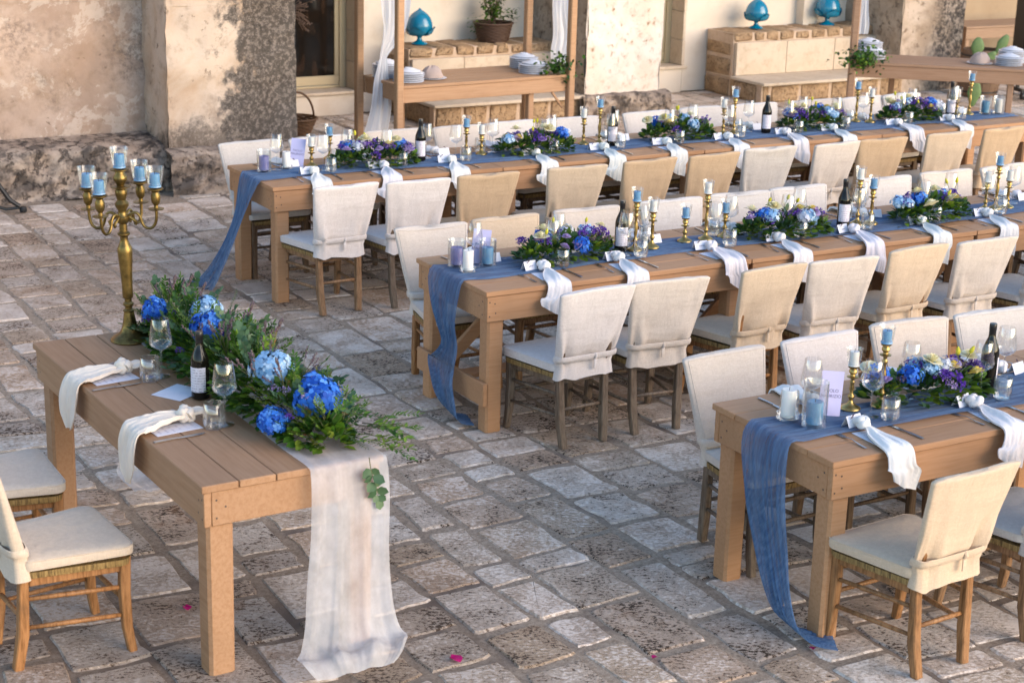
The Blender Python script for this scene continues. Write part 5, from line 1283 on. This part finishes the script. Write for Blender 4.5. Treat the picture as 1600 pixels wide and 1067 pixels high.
place(S('barrel', None, k), (13.33, 9.10, 0), .2, 'old wooden barrel standing under the far buffet beside the stained pillar', 'barrel')
def pad(L, W, loc, rot):
    m = MB(); rings = []
    for i in range(9):
        t = i/8; w_ = W*math.sin(PI*min(.97, .06+t*.9))**.6*(.45+.55*t if t < .5 else .8-.0*t); rings.append([(w_*math.cos(a), .014*math.sin(a)*(.4+math.sin(PI*t)), t*L) for a in (2*PI*j/12 for j in range(12))])
    m.loft(rings); return S('pad', m.mesh('pad', 'cactus', 0), loc=loc, rot=rot)
place(S('cactus', None, [pad(.30, .10, (0, 0, 0), (0, .1, -.5)), pad(.28, .10, (.02, 0, .28), (0, -.15, -.6)), pad(.24, .095, (.0, 0, .54), (0, .02, -.5)), pad(.28, .08, (.02, 0, .42), (.1, .75, -.5)), pad(.24, .075, (.20, -.09, .60), (0, .5, -.5))]), (12.62, 8.46, 0), 0, 'green prickly pear cactus with flat pads behind the far buffet', 'cactus')
k = []; m = MB(); m.box(-.16, .30, -.15, .15, .56, 1.35, .01); k.append(S('cabinet', m.mesh('cabinet', 'black_metal')))
m = MB(); m.box(-.14, .28, -.158, -.1505, .60, 1.31, .003); k.append(S('grille', m.mesh('grille', 'black_metal')))
for x in (-.11, .25):
    m = MB(); m.sqbar([(x, 0, .10), (x, 0, .56)], [.035, .035]); k.append(S('leg', m.mesh('leg', 'black_metal')))
    m = MB(); m.sqbar([(x, -.16, .10), (x, .16, .10)], [.04, .04]); k.append(S('leg', m.mesh('leg', 'black_metal')))
    for y in (-.14, .14):
        m = MB(); m.tube([(x-.014, y, .042), (x+.014, y, .042)], .042, 14); k.append(S('caster', m.mesh('caster', 'black_metal')))
place(S('loudspeaker', None, k), (13.75, 8.75, 0), -.35, 'black loudspeaker on a wheeled stand behind the far buffet', 'loudspeaker')
lt = table_spec(2.4, .6, 4, .08, True, False, True, .5)
place(lt, (16.2, 11.35, 0), -.02, 'low brown wooden table against the alcove wall', 'table', None, {'paint': (.33, .2, .12)})
# black stand foot at the wall
k = []
m = MB(); m.tube([(0, 0, .04), (0, 0, .40), (0, 0, 1.1)], .022, 10); k.append(S('pole', m.mesh('pole', 'black_metal')))
for z in (.30, .44):
    m = MB(); m.lathe([(.0225, z-.03), (.04, z-.02), (.04, z+.02), (.0225, z+.03)], 12); k.append(S('collar', m.mesh('collar', 'black_metal')))
for a in (-.25, 1.9, 4.1):
    m = MB(); d = Vector((math.cos(a), math.sin(a), 0)); m.tube([d*.02+Vector((0, 0, .27)), d*.13+Vector((0, 0, .10)), d*.2+Vector((0, 0, .05))], .018, 8); m.tube([d*.0+Vector((0, 0, .06)), d*.1+Vector((0, 0, .03)), d*.2+Vector((0, 0, .04))], .012, 7)
    m.lathe([(.0005, 0), (.026, .004), (.030, .022), (.024, .045), (.0005, .052)], 12, 0, tuple(d*.225)); k.append(S('foot', m.mesh('foot', 'black_metal')))
place(S('lighting_stand', None, k), (1.44, 7.44, 0), 0, 'black tripod stand with rubber feet before the old wall', 'stand')
# fallen petals
def petal_mesh(seed):
    m = MB(); P = [[(.024*(u*math.sin(PI*(.15+.75*t))), .045*t-.02, .004+.010*abs(u)*t+.004*math.sin(t*5+u)) for u in (-1, -.5, 0, .5, 1)] for t in (0, .3, .6, 1)]
    m.grid(P); m.r = [.3]*len(m.v); return m.mesh('petal', 'petal_magenta', 0)
PM = petal_mesh(1)
for (x, y, z), r, s, lab in (((1.05, -.77, .004), .6, 1.1, 'large magenta petal lying alone on a broad pale stone'), ((1.74, -1.10, .004), 2., .6, 'small magenta petal on the open paving towards the front table'), ((.64, -.85, .02), 1., .9, 'red petal at the hem of the pooled white cloth'), ((2.34, -1.32, .004), 2.5, .55, 'small red petal beside the end of the front blue runner'), ((.30, .12, .004), .2, .8, 'dark red petal under the garland table')):
    place(S('petal', PM), (x, y, z), r, lab, 'petal', 'fallen petals', scale=s)
